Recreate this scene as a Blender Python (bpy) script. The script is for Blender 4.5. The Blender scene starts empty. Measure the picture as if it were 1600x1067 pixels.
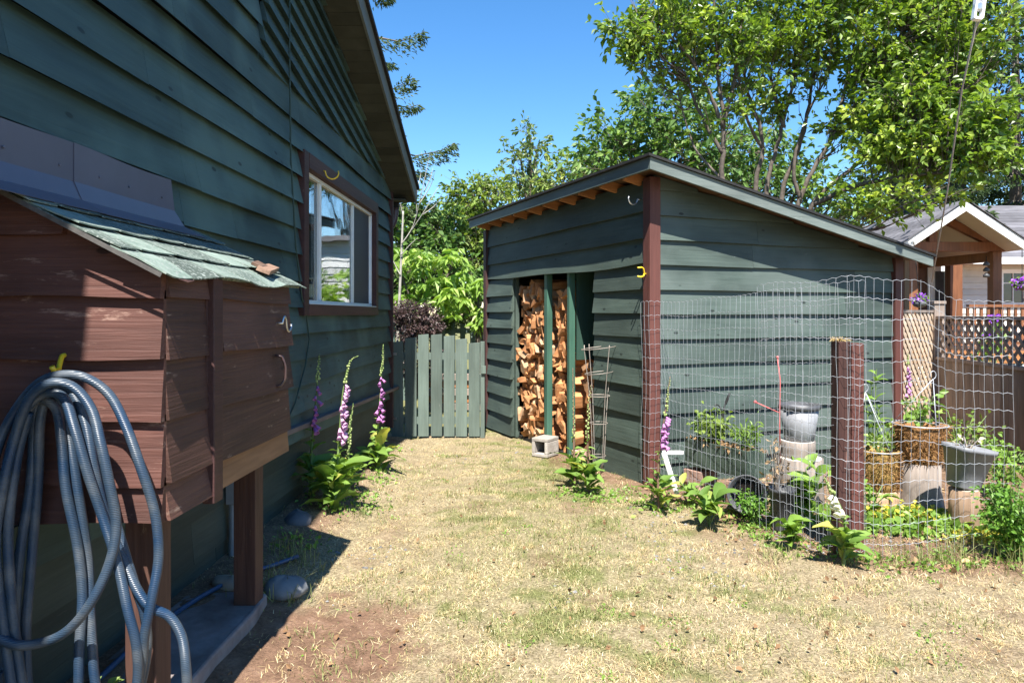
import bpy, math, random
import numpy as np
from mathutils import Vector, Matrix, Euler

scene = bpy.context.scene
R = math.radians
# ------------------------------------------------------------------ camera, sky, sun, exposure
F = 1067.0                      # focal length in photo pixels (24 mm on a 36 mm sensor, 1600 px wide)
CX, CY, EYE = 820.0, 490.0, 1.5  # where the level line of sight meets the photo; eye height
cam_d = bpy.data.cameras.new("camera")
cam = bpy.data.objects.new("camera", cam_d)
scene.collection.objects.link(cam)
cam.location = (0, 0, EYE)
cam.rotation_euler = (R(90), 0, 0)
cam_d.sensor_width = 36.0
cam_d.lens = 36.0 * F / 1600.0
cam_d.shift_x = -(CX - 800) / 1600.0
cam_d.shift_y = -(533.5 - CY) / 1600.0
cam_d.clip_start = 0.05
cam_d.clip_end = 3000
scene.camera = cam

SUN_DIR = Vector((-0.018, 0.63, -1.0)).normalized()
SUN_EL = math.asin(-SUN_DIR.z)
world = bpy.data.worlds.new("World")
scene.world = world
world.use_nodes = True
wn = world.node_tree
bg = wn.nodes["Background"]
sky = wn.nodes.new("ShaderNodeTexSky")
sky.sky_type = 'NISHITA'
sky.sun_disc = False
sky.sun_elevation = SUN_EL
sky.sun_rotation = R(180)
sky.altitude = 0
sky.air_density = 1.0
sky.dust_density = 0.0
sky.ozone_density = 3.0
hs = wn.nodes.new('ShaderNodeHueSaturation')
hs.inputs['Saturation'].default_value = 1.27
hs.inputs['Value'].default_value = 1.0
wn.links.new(sky.outputs[0], hs.inputs['Color'])
wn.links.new(hs.outputs[0], bg.inputs[0])
bg.inputs[1].default_value = 0.085
sun_d = bpy.data.lights.new("sun", 'SUN')
sun_d.energy = 5.0
sun_d.angle = R(0.5)
sun_d.color = (1.0, 0.95, 0.87)
sun = bpy.data.objects.new("sun", sun_d)
scene.collection.objects.link(sun)
sun.rotation_euler = SUN_DIR.to_track_quat('-Z', 'Y').to_euler()
sun.location = (0, -8, 14)
vs = scene.view_settings
scene.display_settings.display_device = 'sRGB'
vs.view_transform = 'Standard'
vs.look = 'None'
vs.exposure = 1.55
vs.gamma = 1.0
scene.cycles.max_bounces = 8
scene.cycles.transparent_max_bounces = 12

# ------------------------------------------------------------------ helpers
col = scene.collection
ORIG = {}
rng = np.random.default_rng(7)
random.seed(7)

def at(px, py, Y):
    return Vector(((px - CX) / F * Y, Y, EYE + (CY - py) / F * Y))

def sst(a, b, x):
    t = min(1.0, max(0.0, (x - a) / (b - a)))
    return t * t * (3 - 2 * t)

def g(x, y):
    """height of the ground"""
    z = -0.10 * sst(5.0, 9.0, y)
    z += 0.10 * sst(-1.05, -1.60, x) * (1 - sst(8.2, 8.8, y))
    z += 0.012 * math.sin(x * 2.3 + 1.0) * math.sin(y * 1.7) + 0.006 * math.sin(x * 5.1 + y * 4.3)
    if y > 14:
        z += 0.0
    return z

class MB:
    """collects shapes; build() links them as one mesh object"""
    def __init__(s):
        s.v = []; s.f = []; s.t = []; s.tint = None; s.sm = []; s.smooth = False
    def _t(s):
        return random.random() if s.tint is None else s.tint
    def add(s, vs_, fs, smooth=None):
        n = len(s.v); t = s._t()
        s.v += [tuple(p) for p in vs_]
        s.t += [t] * len(vs_)
        s.f += [tuple(i + n for i in f) for f in fs]
        s.sm += [s.smooth if smooth is None else smooth] * len(fs)
        return n
    def hexa(s, p):
        s.add(p, [(0, 3, 2, 1), (4, 5, 6, 7), (0, 1, 5, 4), (1, 2, 6, 5), (2, 3, 7, 6), (3, 0, 4, 7)])
    def box(s, c, d, rot=None, jit=0.0):
        x, y, z = d[0] / 2, d[1] / 2, d[2] / 2
        p = [Vector(q) for q in ((-x, -y, -z), (x, -y, -z), (x, y, -z), (-x, y, -z), (-x, -y, z), (x, -y, z), (x, y, z), (-x, y, z))]
        if jit:
            p = [q + Vector((random.uniform(-jit, jit) for _ in range(3))) for q in p]
        if rot is not None:
            m = Euler(rot).to_matrix() if not isinstance(rot, Matrix) else rot
            p = [m @ q for q in p]
        s.hexa([q + Vector(c) for q in p])
    def beam(s, a, b, w, h, up=(0, 0, 1)):
        """rectangular bar from a to b, w across, h along up"""
        a, b = Vector(a), Vector(b)
        d = (b - a).normalized()
        sd = d.cross(Vector(up)).normalized()
        u = sd.cross(d).normalized()
        p = []
        for q in (a, b):
            p += [q - sd * w / 2 - u * h / 2, q + sd * w / 2 - u * h / 2, q + sd * w / 2 + u * h / 2, q - sd * w / 2 + u * h / 2]
        s.add(p, [(0, 1, 2, 3), (7, 6, 5, 4), (0, 4, 5, 1), (1, 5, 6, 2), (2, 6, 7, 3), (3, 7, 4, 0)])
    def tube(s, pts, r, n=8, cap=True, closed=False):
        pts = [Vector(p) for p in pts]
        m = len(pts)
        rr = [r] * m if not hasattr(r, '__len__') else list(r)
        prev = None; vs_ = []
        for i, p in enumerate(pts):
            if closed:
                d = pts[(i + 1) % m] - pts[i - 1]
            else:
                d = pts[min(i + 1, m - 1)] - pts[max(i - 1, 0)]
            if d.length < 1e-9: d = Vector((0, 0, 1))
            d.normalize()
            if prev is None:
                a = Vector((0, 0, 1)) if abs(d.z) < 0.9 else Vector((1, 0, 0))
                u = d.cross(a).normalized()
            else:
                u = prev - d * prev.dot(d)
                if u.length < 1e-6: u = d.orthogonal()
                u.normalize()
            prev = u
            w = d.cross(u)
            for k in range(n):
                an = 2 * math.pi * k / n
                vs_.append(p + (u * math.cos(an) + w * math.sin(an)) * rr[i])
        fs = []
        for i in range(m if closed else m - 1):
            j = (i + 1) % m
            for k in range(n):
                k2 = (k + 1) % n
                fs.append((i * n + k, i * n + k2, j * n + k2, j * n + k))
        if cap and not closed:
            fs.append(tuple(range(n - 1, -1, -1)))
            fs.append(tuple((m - 1) * n + k for k in range(n)))
        s.add(vs_, fs, smooth=True)
    def lathe(s, c, prof, n=20, sx=1.0, sy=1.0, rot=None, wob=0.0, smooth=True, square=0.0):
        vs_ = []; fs = []
        c = Vector(c)
        ph = random.random() * 6
        for (r, z) in prof:
            for k in range(n):
                an = 2 * math.pi * k / n
                q = r * (1 + wob * (math.sin(3 * an + ph) + 0.6 * math.sin(7 * an + 2 * ph)))
                cx, sy_ = math.cos(an), math.sin(an)
                if square:
                    mx = max(abs(cx), abs(sy_))
                    q *= (1 - square) + square / mx * 0.92
                p = Vector((q * cx * sx, q * sy_ * sy, z))
                if rot is not None: p = rot @ p
                vs_.append(c + p)
        m = len(prof)
        for i in range(m - 1):
            for k in range(n):
                k2 = (k + 1) % n
                fs.append((i * n + k, i * n + k2, (i + 1) * n + k2, (i + 1) * n + k))
        if prof[0][0] > 1e-6: fs.append(tuple(range(n - 1, -1, -1)))
        if prof[-1][0] > 1e-6: fs.append(tuple((m - 1) * n + k for k in range(n)))
        s.add(vs_, fs, smooth=smooth)
    def build(s, name, mat, parent=None, bevel=0.0):
        me = bpy.data.meshes.new(name)
        o0 = Vector((0, 0, 0))
        if parent is not None: o0 = ORIG[parent.name]
        me.from_pydata([(p[0] - o0.x, p[1] - o0.y, p[2] - o0.z) for p in s.v], [], s.f)
        at_ = me.attributes.new("tint", 'FLOAT', 'POINT')
        at_.data.foreach_set("value", np.array(s.t, dtype=np.float32))
        me.polygons.foreach_set("use_smooth", np.array(s.sm, dtype=bool))
        me.materials.append(mat)
        me.update()
        o = bpy.data.objects.new(name, me)
        col.objects.link(o)
        if parent is not None:
            o.parent = parent
        ORIG[o.name] = o0
        if bevel:
            b = o.modifiers.new("edge", 'BEVEL'); b.width = bevel; b.segments = 2; b.limit_method = 'ANGLE'
        return o

def np_mesh(name, V, Fc, T, mat, parent=None, smooth=False, uv=None):
    """mesh from arrays; Fc is (n,3) or (n,4)"""
    o0 = np.array(ORIG[parent.name]) if parent is not None else np.zeros(3)
    me = bpy.data.meshes.new(name)
    V = (np.asarray(V, dtype=np.float32) - o0.astype(np.float32))
    Fc = np.asarray(Fc, dtype=np.int32)
    k = Fc.shape[1]
    me.vertices.add(len(V)); me.vertices.foreach_set("co", V.ravel())
    me.loops.add(Fc.size); me.loops.foreach_set("vertex_index", Fc.ravel())
    me.polygons.add(len(Fc))
    me.polygons.foreach_set("loop_start", np.arange(0, Fc.size, k, dtype=np.int32))
    me.polygons.foreach_set("loop_total", np.full(len(Fc), k, dtype=np.int32))
    me.polygons.foreach_set("use_smooth", np.full(len(Fc), smooth, dtype=bool))
    a = me.attributes.new("tint", 'FLOAT', 'POINT')
    a.data.foreach_set("value", np.asarray(T, dtype=np.float32))
    me.materials.append(mat)
    me.update(calc_edges=True)
    o = bpy.data.objects.new(name, me)
    col.objects.link(o)
    if parent is not None: o.parent = parent
    ORIG[o.name] = Vector(o0)
    return o

def thing(name, label, cat, loc=(0, 0, 0), group=None):
    o = bpy.data.objects.new(name, None)
    o.empty_display_size = 0.1
    col.objects.link(o)
    o.location = loc
    o["label"] = label; o["category"] = cat
    if group: o["group"] = group
    ORIG[o.name] = Vector(loc)
    return o

def tag(o, label, cat, group=None, kind=None):
    if label: o["label"] = label
    if cat: o["category"] = cat
    if group: o["group"] = group
    if kind: o["kind"] = kind
    return o

def recenter(o, loc):
    """move a single-mesh thing's origin to its base"""
    loc = Vector(loc)
    o.data.transform(Matrix.Translation(-loc)); o.location = loc
    return o

def dup(root, loc, rot=None, label=None, group=None):
    r = root.copy(); col.objects.link(r)
    r.location = loc
    if rot is not None: r.rotation_euler = rot
    if label: r["label"] = label
    if group: r["group"] = group
    for ch in list(root.children):
        c = ch.copy(); col.objects.link(c); c.parent = r
        for gch in list(ch.children):
            d = gch.copy(); col.objects.link(d); d.parent = c
    return r

# ------------------------------------------------------------------ materials
def new_mat(name):
    m = bpy.data.materials.new(name); m.use_nodes = True
    nt = m.node_tree
    return m, nt, nt.nodes["Principled BSDF"]

def N(nt, t, **kw):
    n = nt.nodes.new(t)
    for k, v in kw.items():
        setattr(n, k, v)
    return n

def ramp(nt, stops):
    r = nt.nodes.new("ShaderNodeValToRGB")
    e = r.color_ramp.elements
    while len(e) < len(stops): e.new(0.5)
    for i, (p, c) in enumerate(stops):
        e[i].position = p
        e[i].color = (c[0], c[1], c[2], 1) if hasattr(c, '__len__') else (c, c, c, 1)
    return r

def mix(nt, fac, a, b, mode='MIX'):
    m = nt.nodes.new("ShaderNodeMix"); m.data_type = 'RGBA'; m.blend_type = mode
    for sock, val in ((m.inputs[0], fac), (m.inputs[6], a), (m.inputs[7], b)):
        if isinstance(val, (int, float)): sock.default_value = val
        elif isinstance(val, tuple): sock.default_value = (val[0], val[1], val[2], 1)
        else: nt.links.new(val, sock)
    return m.outputs[2]

def wood(name, c1, c2, axis=(1, 0, 0), grain=22.0, rough=0.7, bump=0.25, wear=0.0, wear_col=(.4, .36, .3), tint_amt=0.3, spec=0.35, stain=0.25, patch=None, patch_scale=1.3, knots=0.0):
    """painted or bare wood: grain runs along axis; per-board tint; worn flecks and blotches"""
    m, nt, b = new_mat(name)
    L = nt.links
    tc = N(nt, "ShaderNodeTexCoord")
    ax = Vector(axis).normalized()
    q = ax.to_track_quat('X', 'Z') if abs(ax.z) < 0.9 else Euler((0, R(-90), 0)).to_quaternion()
    e = q.inverted().to_euler()
    mp0 = N(nt, "ShaderNodeMapping"); mp0.inputs["Rotation"].default_value = e
    L.new(tc.outputs["Object"], mp0.inputs[0])
    at_ = N(nt, "ShaderNodeAttribute", attribute_name="tint")
    off = N(nt, "ShaderNodeVectorMath", operation='MULTIPLY_ADD')
    cmb = N(nt, "ShaderNodeCombineXYZ")
    for i in range(3): L.new(at_.outputs["Fac"], cmb.inputs[i])
    L.new(cmb.outputs[0], off.inputs[0]); off.inputs[1].default_value = (37.0, 11.0, 5.0); L.new(mp0.outputs[0], off.inputs[2])
    mp = N(nt, "ShaderNodeMapping"); mp.inputs["Scale"].default_value = (1.2, grain, grain)
    L.new(off.outputs[0], mp.inputs[0])
    n1 = N(nt, "ShaderNodeTexNoise"); n1.inputs["Scale"].default_value = 1.6; n1.inputs["Detail"].default_value = 6; n1.inputs["Roughness"].default_value = 0.62; n1.inputs["Distortion"].default_value = 0.6
    L.new(mp.outputs[0], n1.inputs["Vector"])
    n2 = N(nt, "ShaderNodeTexNoise"); n2.inputs["Scale"].default_value = 2.4; n2.inputs["Detail"].default_value = 4
    mp2 = N(nt, "ShaderNodeMapping"); mp2.inputs["Scale"].default_value = (0.7, 2.2, 2.2)
    L.new(off.outputs[0], mp2.inputs[0]); L.new(mp2.outputs[0], n2.inputs["Vector"])
    r1 = ramp(nt, [(0.32, 0.0), (0.68, 1.0)]); L.new(n1.outputs[0], r1.inputs[0])
    base = mix(nt, r1.outputs[0], c1, c2)
    rs = ramp(nt, [(0.3, 1.0 - stain), (0.7, 1.0 + stain * 0.6)]); L.new(n2.outputs[0], rs.inputs[0])
    base = mix(nt, 1.0, base, rs.outputs[0], 'MULTIPLY')
    tm = N(nt, "ShaderNodeMapRange"); tm.inputs[3].default_value = 1 - tint_amt; tm.inputs[4].default_value = 1 + tint_amt * 0.7
    L.new(at_.outputs["Fac"], tm.inputs[0])
    base = mix(nt, 1.0, base, tm.outputs[0], 'MULTIPLY')
    if patch is not None:
        n4 = N(nt, "ShaderNodeTexNoise"); n4.inputs["Scale"].default_value = patch_scale; n4.inputs["Detail"].default_value = 5
        L.new(mp0.outputs[0], n4.inputs["Vector"])
        r4 = ramp(nt, [(0.5, 0.0), (0.62, 0.75)]); L.new(n4.outputs[0], r4.inputs[0])
        base = mix(nt, r4.outputs[0], base, patch)
    if wear > 0:
        n3 = N(nt, "ShaderNodeTexNoise"); n3.inputs["Scale"].default_value = 5.0; n3.inputs["Detail"].default_value = 8; n3.inputs["Roughness"].default_value = 0.72
        mp3 = N(nt, "ShaderNodeMapping"); mp3.inputs["Scale"].default_value = (1.0, 5.0, 5.0)
        L.new(off.outputs[0], mp3.inputs[0]); L.new(mp3.outputs[0], n3.inputs["Vector"])
        r3 = ramp(nt, [(0.70 - 0.22 * wear, 0.0), (0.76 - 0.14 * wear, 1.0)]); L.new(n3.outputs[0], r3.inputs[0])
        base = mix(nt, r3.outputs[0], base, wear_col)
    if knots > 0:
        vo = N(nt, "ShaderNodeTexVoronoi"); vo.inputs["Scale"].default_value = 4.6
        mpk = N(nt, "ShaderNodeMapping"); mpk.inputs["Scale"].default_value = (.8, 1.7, 1.7)
        L.new(off.outputs[0], mpk.inputs[0]); L.new(mpk.outputs[0], vo.inputs["Vector"])
        rk = ramp(nt, [(.08, knots), (.11, 0.0)]); L.new(vo.outputs["Distance"], rk.inputs[0])
        base = mix(nt, rk.outputs[0], base, (c1[0] * .25, c1[1] * .25, c1[2] * .25))
    L.new(base, b.inputs["Base Color"])
    b.inputs["Roughness"].default_value = rough
    b.inputs["Specular IOR Level"].default_value = spec
    bp = N(nt, "ShaderNodeBump"); bp.inputs["Strength"].default_value = bump; bp.inputs["Distance"].default_value = 0.01
    L.new(n1.outputs[0], bp.inputs["Height"]); L.new(bp.outputs[0], b.inputs["Normal"])
    return m

def rough_mat(name, c1, c2, scale=8.0, rough=0.85, bump=0.3, spec=0.3, metal=0.0, tint_amt=0.2, speck=None, dist=0.01):
    m, nt, b = new_mat(name); L = nt.links
    tc = N(nt, "ShaderNodeTexCoord")
    n1 = N(nt, "ShaderNodeTexNoise"); n1.inputs["Scale"].default_value = scale; n1.inputs["Detail"].default_value = 7; n1.inputs["Roughness"].default_value = 0.65
    L.new(tc.outputs["Object"], n1.inputs["Vector"])
    r = ramp(nt, [(0.33, 0.0), (0.67, 1.0)]); L.new(n1.outputs[0], r.inputs[0])
    base = mix(nt, r.outputs[0], c1, c2)
    at_ = N(nt, "ShaderNodeAttribute", attribute_name="tint")
    tm = N(nt, "ShaderNodeMapRange"); tm.inputs[3].default_value = 1 - tint_amt; tm.inputs[4].default_value = 1 + tint_amt
    L.new(at_.outputs["Fac"], tm.inputs[0])
    base = mix(nt, 1.0, base, tm.outputs[0], 'MULTIPLY')
    if speck is not None:
        n2 = N(nt, "ShaderNodeTexNoise"); n2.inputs["Scale"].default_value = scale * 9; n2.inputs["Detail"].default_value = 3
        L.new(tc.outputs["Object"], n2.inputs["Vector"])
        r2 = ramp(nt, [(0.56, 0.0), (0.62, 1.0)]); L.new(n2.outputs[0], r2.inputs[0])
        base = mix(nt, r2.outputs[0], base, speck)
    L.new(base, b.inputs["Base Color"])
    b.inputs["Roughness"].default_value = rough; b.inputs["Metallic"].default_value = metal
    b.inputs["Specular IOR Level"].default_value = spec
    bp = N(nt, "ShaderNodeBump"); bp.inputs["Strength"].default_value = bump; bp.inputs["Distance"].default_value = dist
    L.new(n1.outputs[0], bp.inputs["Height"]); L.new(bp.outputs[0], b.inputs["Normal"])
    return m

def leaf_mat(name, ca, cb, cc=None, rough=0.42, trans=0.32, spec=0.4):
    """foliage: colour runs ca -> cb (-> cc) with each leaf's own tint; some light passes through"""
    m, nt, b = new_mat(name); L = nt.links
    at_ = N(nt, "ShaderNodeAttribute", attribute_name="tint")
    st = [(0.0, ca), (1.0, cb)] if cc is None else [(0.0, ca), (0.7, cb), (1.0, cc)]
    r = ramp(nt, st); L.new(at_.outputs["Fac"], r.inputs[0])
    L.new(r.outputs[0], b.inputs["Base Color"])
    b.inputs["Roughness"].default_value = rough
    b.inputs["Specular IOR Level"].default_value = spec
    tr = N(nt, "ShaderNodeBsdfTranslucent")
    tcol = mix(nt, 1.0, r.outputs[0], (1.5, 1.55, 0.6), 'MULTIPLY')
    L.new(tcol, tr.inputs[0])
    ms = N(nt, "ShaderNodeMixShader"); ms.inputs[0].default_value = trans
    L.new(b.outputs[0], ms.inputs[1]); L.new(tr.outputs[0], ms.inputs[2])
    L.new(ms.outputs[0], nt.nodes["Material Output"].inputs[0])
    return m

M = {}
HY = (0, 1, 0)
M['house'] = wood('house paint', (.034, .066, .066), (.047, .086, .085), HY, 26, .62, .3, wear=.22, wear_col=(.10, .15, .14), tint_amt=.22, stain=.3, patch=(.075, .13, .12), patch_scale=1.1, knots=.8)
M['house_low'] = wood('skirting paint', (.036, .05, .042), (.05, .066, .056), HY, 26, .7, .3, wear=.2, wear_col=(.09, .09, .07), tint_amt=.2)
M['brown'] = wood('brown house paint', (.046, .020, .019), (.066, .028, .026), HY, 30, .6, .3, wear=.12, wear_col=(.2, .13, .1), tint_amt=.15)
M['box'] = wood('cabinet brown stain', (.070, .029, .023), (.105, .045, .035), (1, 0, 0), 42, .62, .5, wear=.5, wear_col=(.27, .17, .135), tint_amt=.28, stain=.42, knots=.8)
M['box_side'] = wood('cabinet brown side stain', (.068, .031, .024), (.098, .047, .035), HY, 42, .62, .5, wear=.42, wear_col=(.26, .18, .14), tint_amt=.28, stain=.42, knots=.8)
M['tanwood'] = wood('bare fir board', (.17, .085, .042), (.26, .14, .07), HY, 16, .7, .3, tint_amt=.2, stain=.3)
M['post'] = wood('cabinet post wood', (.050, .023, .018), (.085, .042, .030), (0, 0, 1), 24, .7, .35, wear=.25, wear_col=(.28, .19, .12), tint_amt=.15)
SD = Vector((-.42, .907, 0)); SS = Vector((.932, .362, 0))
M['shed_front'] = wood('shed front paint', (.045, .066, .055), (.064, .088, .074), SD, 26, .66, .3, wear=.2, wear_col=(.15, .17, .15), tint_amt=.22, stain=.28, knots=.8)
M['shed_side'] = wood('shed side paint', (.048, .070, .060), (.068, .094, .082), SS, 26, .60, .3, wear=.2, wear_col=(.16, .18, .17), tint_amt=.22, stain=.28, patch=(.09, .115, .105), patch_scale=.9, knots=.9)
M['shed_trim'] = wood('shed fascia paint', (.085, .11, .10), (.12, .15, .14), SD, 26, .6, .2, wear=.35, wear_col=(.22, .24, .22), tint_amt=.1)
M['red'] = wood('red brown post paint', (.085, .030, .024), (.120, .044, .035), (0, 0, 1), 28, .62, .3, wear=.3, wear_col=(.07, .03, .025), tint_amt=.15)
M['green_post'] = wood('bright green post paint', (.042, .108, .077), (.056, .136, .098), (0, 0, 1), 26, .55, .15, wear=.1, wear_col=(.12, .2, .16), tint_amt=.1)
M['gate'] = wood('gate picket paint', (.085, .115, .098), (.115, .15, .13), (0, 0, 1), 26, .68, .2, wear=.2, wear_col=(.17, .19, .17), tint_amt=.22)
M['far_picket'] = wood('weathered picket paint', (.11, .16, .14), (.15, .2, .18), (0, 0, 1), 26, .7, .2, tint_amt=.25)
M['rafter'] = wood('rafter wood', (.32, .13, .045), (.45, .20, .075), SS, 20, .6, .3, tint_amt=.25)
M['fencewood'] = wood('grey fence boards', (.19, .15, .125), (.28, .225, .19), (0, 0, 1), 24, .8, .35, tint_amt=.25, stain=.35)
M['lattice'] = wood('bare lattice', (.50, .38, .27), (.62, .49, .36), (0, .7, .7), 20, .7, .2, tint_amt=.2)
M['timber'] = wood('porch timber', (.15, .058, .026), (.22, .09, .04), (0, 0, 1), 20, .5, .2, tint_amt=.2)
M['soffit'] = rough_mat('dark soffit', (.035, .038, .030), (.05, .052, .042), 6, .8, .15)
M['dark'] = rough_mat('dark interior', (.012, .012, .011), (.02, .019, .017), 4, .9, .1)
M['black_edge'] = rough_mat('roof edge', (.012, .012, .013), (.025, .025, .025), 12, .8, .3)
M['flash'] = rough_mat('painted metal flashing', (.085, .085, .115), (.105, .105, .14), 3, .38, .05, spec=.5, tint_amt=.06)
M['metal'] = rough_mat('galvanised metal', (.42, .43, .44), (.6, .61, .62), 20, .35, .1, metal=.9, spec=.5)
M['wire'] = rough_mat('galvanised wire', (.32, .34, .37), (.46, .48, .52), 20, .5, .05, metal=.35, spec=.6)
M['rust'] = rough_mat('rusty wire', (.20, .17, .145), (.30, .27, .24), 20, .6, .1, metal=.3)
M['white'] = rough_mat('white paint', (.72, .72, .70), (.82, .82, .80), 5, .5, .05)
M['vinyl'] = rough_mat('white vinyl frame', (.62, .64, .64), (.72, .74, .74), 4, .35, .02, spec=.5)
M['yellow'] = rough_mat('yellow vinyl hook', (.72, .48, .02), (.8, .56, .03), 6, .35, .02, spec=.5)
M['brownmetal'] = rough_mat('brown downspout', (.055, .03, .028), (.07, .038, .035), 6, .4, .05, spec=.5)
M['cable'] = rough_mat('green cable', (.025, .05, .045), (.03, .06, .05), 6, .6, .05)
M['conduit'] = rough_mat('grey conduit', (.20, .22, .24), (.26, .28, .30), 8, .5, .05)
M['bluehose'] = rough_mat('thin blue hose', (.02, .06, .14), (.03, .08, .18), 8, .4, .05, spec=.5)
M['conc'] = rough_mat('concrete block', (.30, .27, .24), (.42, .39, .35), 14, .9, .5, speck=(.22, .2, .18))
M['slab'] = rough_mat('paving slab', (.12, .095, .085), (.24, .215, .21), 5, .85, .7)
M['stone'] = rough_mat('grey stone', (.15, .16, .17), (.25, .26, .27), 6, .8, .4)
M['brick'] = rough_mat('pink brick', (.36, .22, .17), (.46, .30, .24), 10, .9, .4)
M['bark'] = rough_mat('bark', (.065, .052, .042), (.145, .12, .098), 14, .9, .7)
M['palebark'] = rough_mat('pale bark', (.24, .225, .19), (.36, .34, .30), 14, .85, .5)
M['stump'] = wood('stump side', (.24, .15, .09), (.38, .26, .17), (0, 0, 1), 14, .8, .6, tint_amt=.25, stain=.35)
M['greystump'] = wood('weathered stump', (.14, .115, .10), (.26, .22, .19), (0, 0, 1), 14, .85, .6, tint_amt=.2, stain=.3)
M['coco'] = rough_mat('coco fibre', (.16, .075, .028), (.36, .19, .075), 38, .95, 1.0, dist=.02)
M['coco2'] = rough_mat('mossy coco fibre', (.20, .12, .035), (.42, .28, .09), 30, .95, 1.0, dist=.02)
M['pot_grey'] = rough_mat('grey plastic pot', (.19, .195, .21), (.29, .30, .32), 5, .5, .1, spec=.4)
M['pot_dark'] = rough_mat('charcoal plastic pot', (.045, .047, .052), (.075, .078, .085), 5, .5, .1, spec=.45)
M['planter'] = wood('planter paint', (.045, .065, .05), (.065, .09, .07), (.55, -.83, 0), 20, .6, .2, tint_amt=.1)
M['potsoil'] = rough_mat('potting soil', (.10, .06, .035), (.2, .13, .08), 20, .95, .8)
M['pinkrod'] = rough_mat('pink plastic rod', (.6, .12, .12), (.7, .18, .17), 6, .5, .05)
M['purple'] = leaf_mat('purple petals', (.22, .04, .55), (.35, .10, .70), None, .5, .2)
def smoothpath(pts, n=8):
    out = []
    m = len(pts)
    for i in range(m - 1):
        p0, p1, p2, p3 = pts[max(i - 1, 0)], pts[i], pts[i + 1], pts[min(i + 2, m - 1)]
        for k in range(n):
            t = k / n
            out.append(0.5 * ((2 * p1) + (-p0 + p2) * t + (2 * p0 - 5 * p1 + 4 * p2 - p3) * t * t + (-p0 + 3 * p1 - 3 * p2 + p3) * t ** 3))
    out.append(pts[-1])
    return out
# ------------------------------------------------------------------ lapped siding
def lap_wall(mb, O, U, V, Nn, rows, tops, u0, u1, vlo=None, vhi=None, rects=(), d0=.010, d1=.030, step=.22, wav=.004, sag=None, joint=3.2, back=-.004, under=0.0):
    O, U, V, Nn = Vector(O), Vector(U), Vector(V), Vector(Nn)
    for vb, vt in zip(rows, tops):
        vt2 = vt + .02
        ph = random.random() * 10
        js = [u0]
        u = u0 + random.uniform(.35, 1.0) * joint
        while u < u1 - .3:
            js.append(u); u += random.uniform(.8, 1.2) * joint
        js.append(u1)
        for a, b in zip(js[:-1], js[1:]):
            tint = random.random()
            dz = random.uniform(-.003, .003)
            br = sorted(set([a, b] + [e for r in rects for e in r[:2] if a < e < b]))
            for ua, ub in zip(br[:-1], br[1:]):
                um = (ua + ub) / 2
                iv = [(vb, vt2)]
                for (ra, rb, va, vb_) in rects:
                    if ra < um < rb:
                        nv = []
                        for (l, h) in iv:
                            if vb_ <= l or va >= h: nv.append((l, h)); continue
                            if va > l: nv.append((l, va))
                            if vb_ < h: nv.append((vb_, h))
                        iv = nv
                for (l, h) in iv:
                    n = max(1, int((ub - ua) / step))
                    run = []
                    e = .0012
                    runs = []
                    for i in range(n + 1):
                        uu = ua + (ub - ua) * i / n
                        lo = l; hi = h
                        if lo == vb:
                            lo += dz + .0025 * math.sin(uu * 3.1 + ph)
                            if sag: lo += sag(uu, vb)
                        if vlo: lo = max(lo, vlo(uu))
                        if vhi: hi = min(hi, vhi(uu))
                        if hi - lo < .008:
                            if len(run) > 1: runs.append(run)
                            run = []
                        else:
                            def dd(v):
                                return d0 + (d1 - d0) * (vt2 - v) / (vt2 - vb) + wav * math.sin(uu * 2.3 + ph) * (vt2 - v) / (vt2 - vb)
                            shift = e if i == 0 else (-e if i == n else 0)
                            us = uu + shift
                            q = O + U * us
                            ud = under if lo < vb + .04 and hi - lo > under * 2 else 0.0
                            run.append((q + V * (lo + ud) + Nn * back, q + V * lo + Nn * dd(lo), q + V * hi + Nn * dd(hi), q + V * hi + Nn * back))
                    if len(run) > 1: runs.append(run)
                    for run in runs:
                        vs_ = [p for q in run for p in q]
                        fs = []
                        for i in range(len(run) - 1):
                            for k in range(4):
                                k2 = (k + 1) % 4
                                fs.append((i * 4 + k, (i + 1) * 4 + k, (i + 1) * 4 + k2, i * 4 + k2))
                        m = (len(run) - 1) * 4
                        fs.append((0, 1, 2, 3)); fs.append((m + 3, m + 2, m + 1, m))
                        mb.tint = tint
                        mb.add(vs_, fs)
                        mb.tint = None

def hook_pts(base, out, up, side=None, L=.06):
    """a screw hook: shank out of the surface, then a J"""
    base, out, up = Vector(base), Vector(out).normalized(), Vector(up).normalized()
    pts = [base, base + out * L * .35]
    for k in range(9):
        a = -math.pi / 2 + math.pi * 1.15 * k / 8
        pts.append(base + out * (L * .35 + L * .42 * (1 + math.sin(a)) * .95) + up * (-math.cos(a) * L * .42))
    return pts

# ------------------------------------------------------------------ the house
WX = -1.72
house = thing('green_house', 'dark green lap sided house with brown trimmed window and gable end', 'house', (WX, 3.0, 0.0))
zr = lambda y: 3.02 + .385 * (8.53 - y) if y > 3.0 else 3.02 + .385 * (8.53 - 3.0) - .385 * (3.0 - y)
ledge_z = lambda y: .72 - (y - 3.3) * .0312
WIN = (5.18, 7.66, 1.53, 2.66)
mb = MB()
rows = [2.325 + .195 * k for k in range(-10, 5)]
rows = [r for r in rows if r < 3.0]
lap_wall(mb, (WX, 0, 0), (0, 1, 0), (0, 0, 1), (1, 0, 0), rows, [r + .195 for r in rows[:-1]] + [3.19], -2.4, 8.53,
         vlo=lambda y: ledge_z(y) - .12, vhi=lambda y: 3.19, rects=[WIN, (2.0, 3.36, .80, 1.95)], d0=.010, d1=.052, wav=.008, under=.05, joint=2.3)
house_wall = mb.build('wall', M['house'], house)
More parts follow.
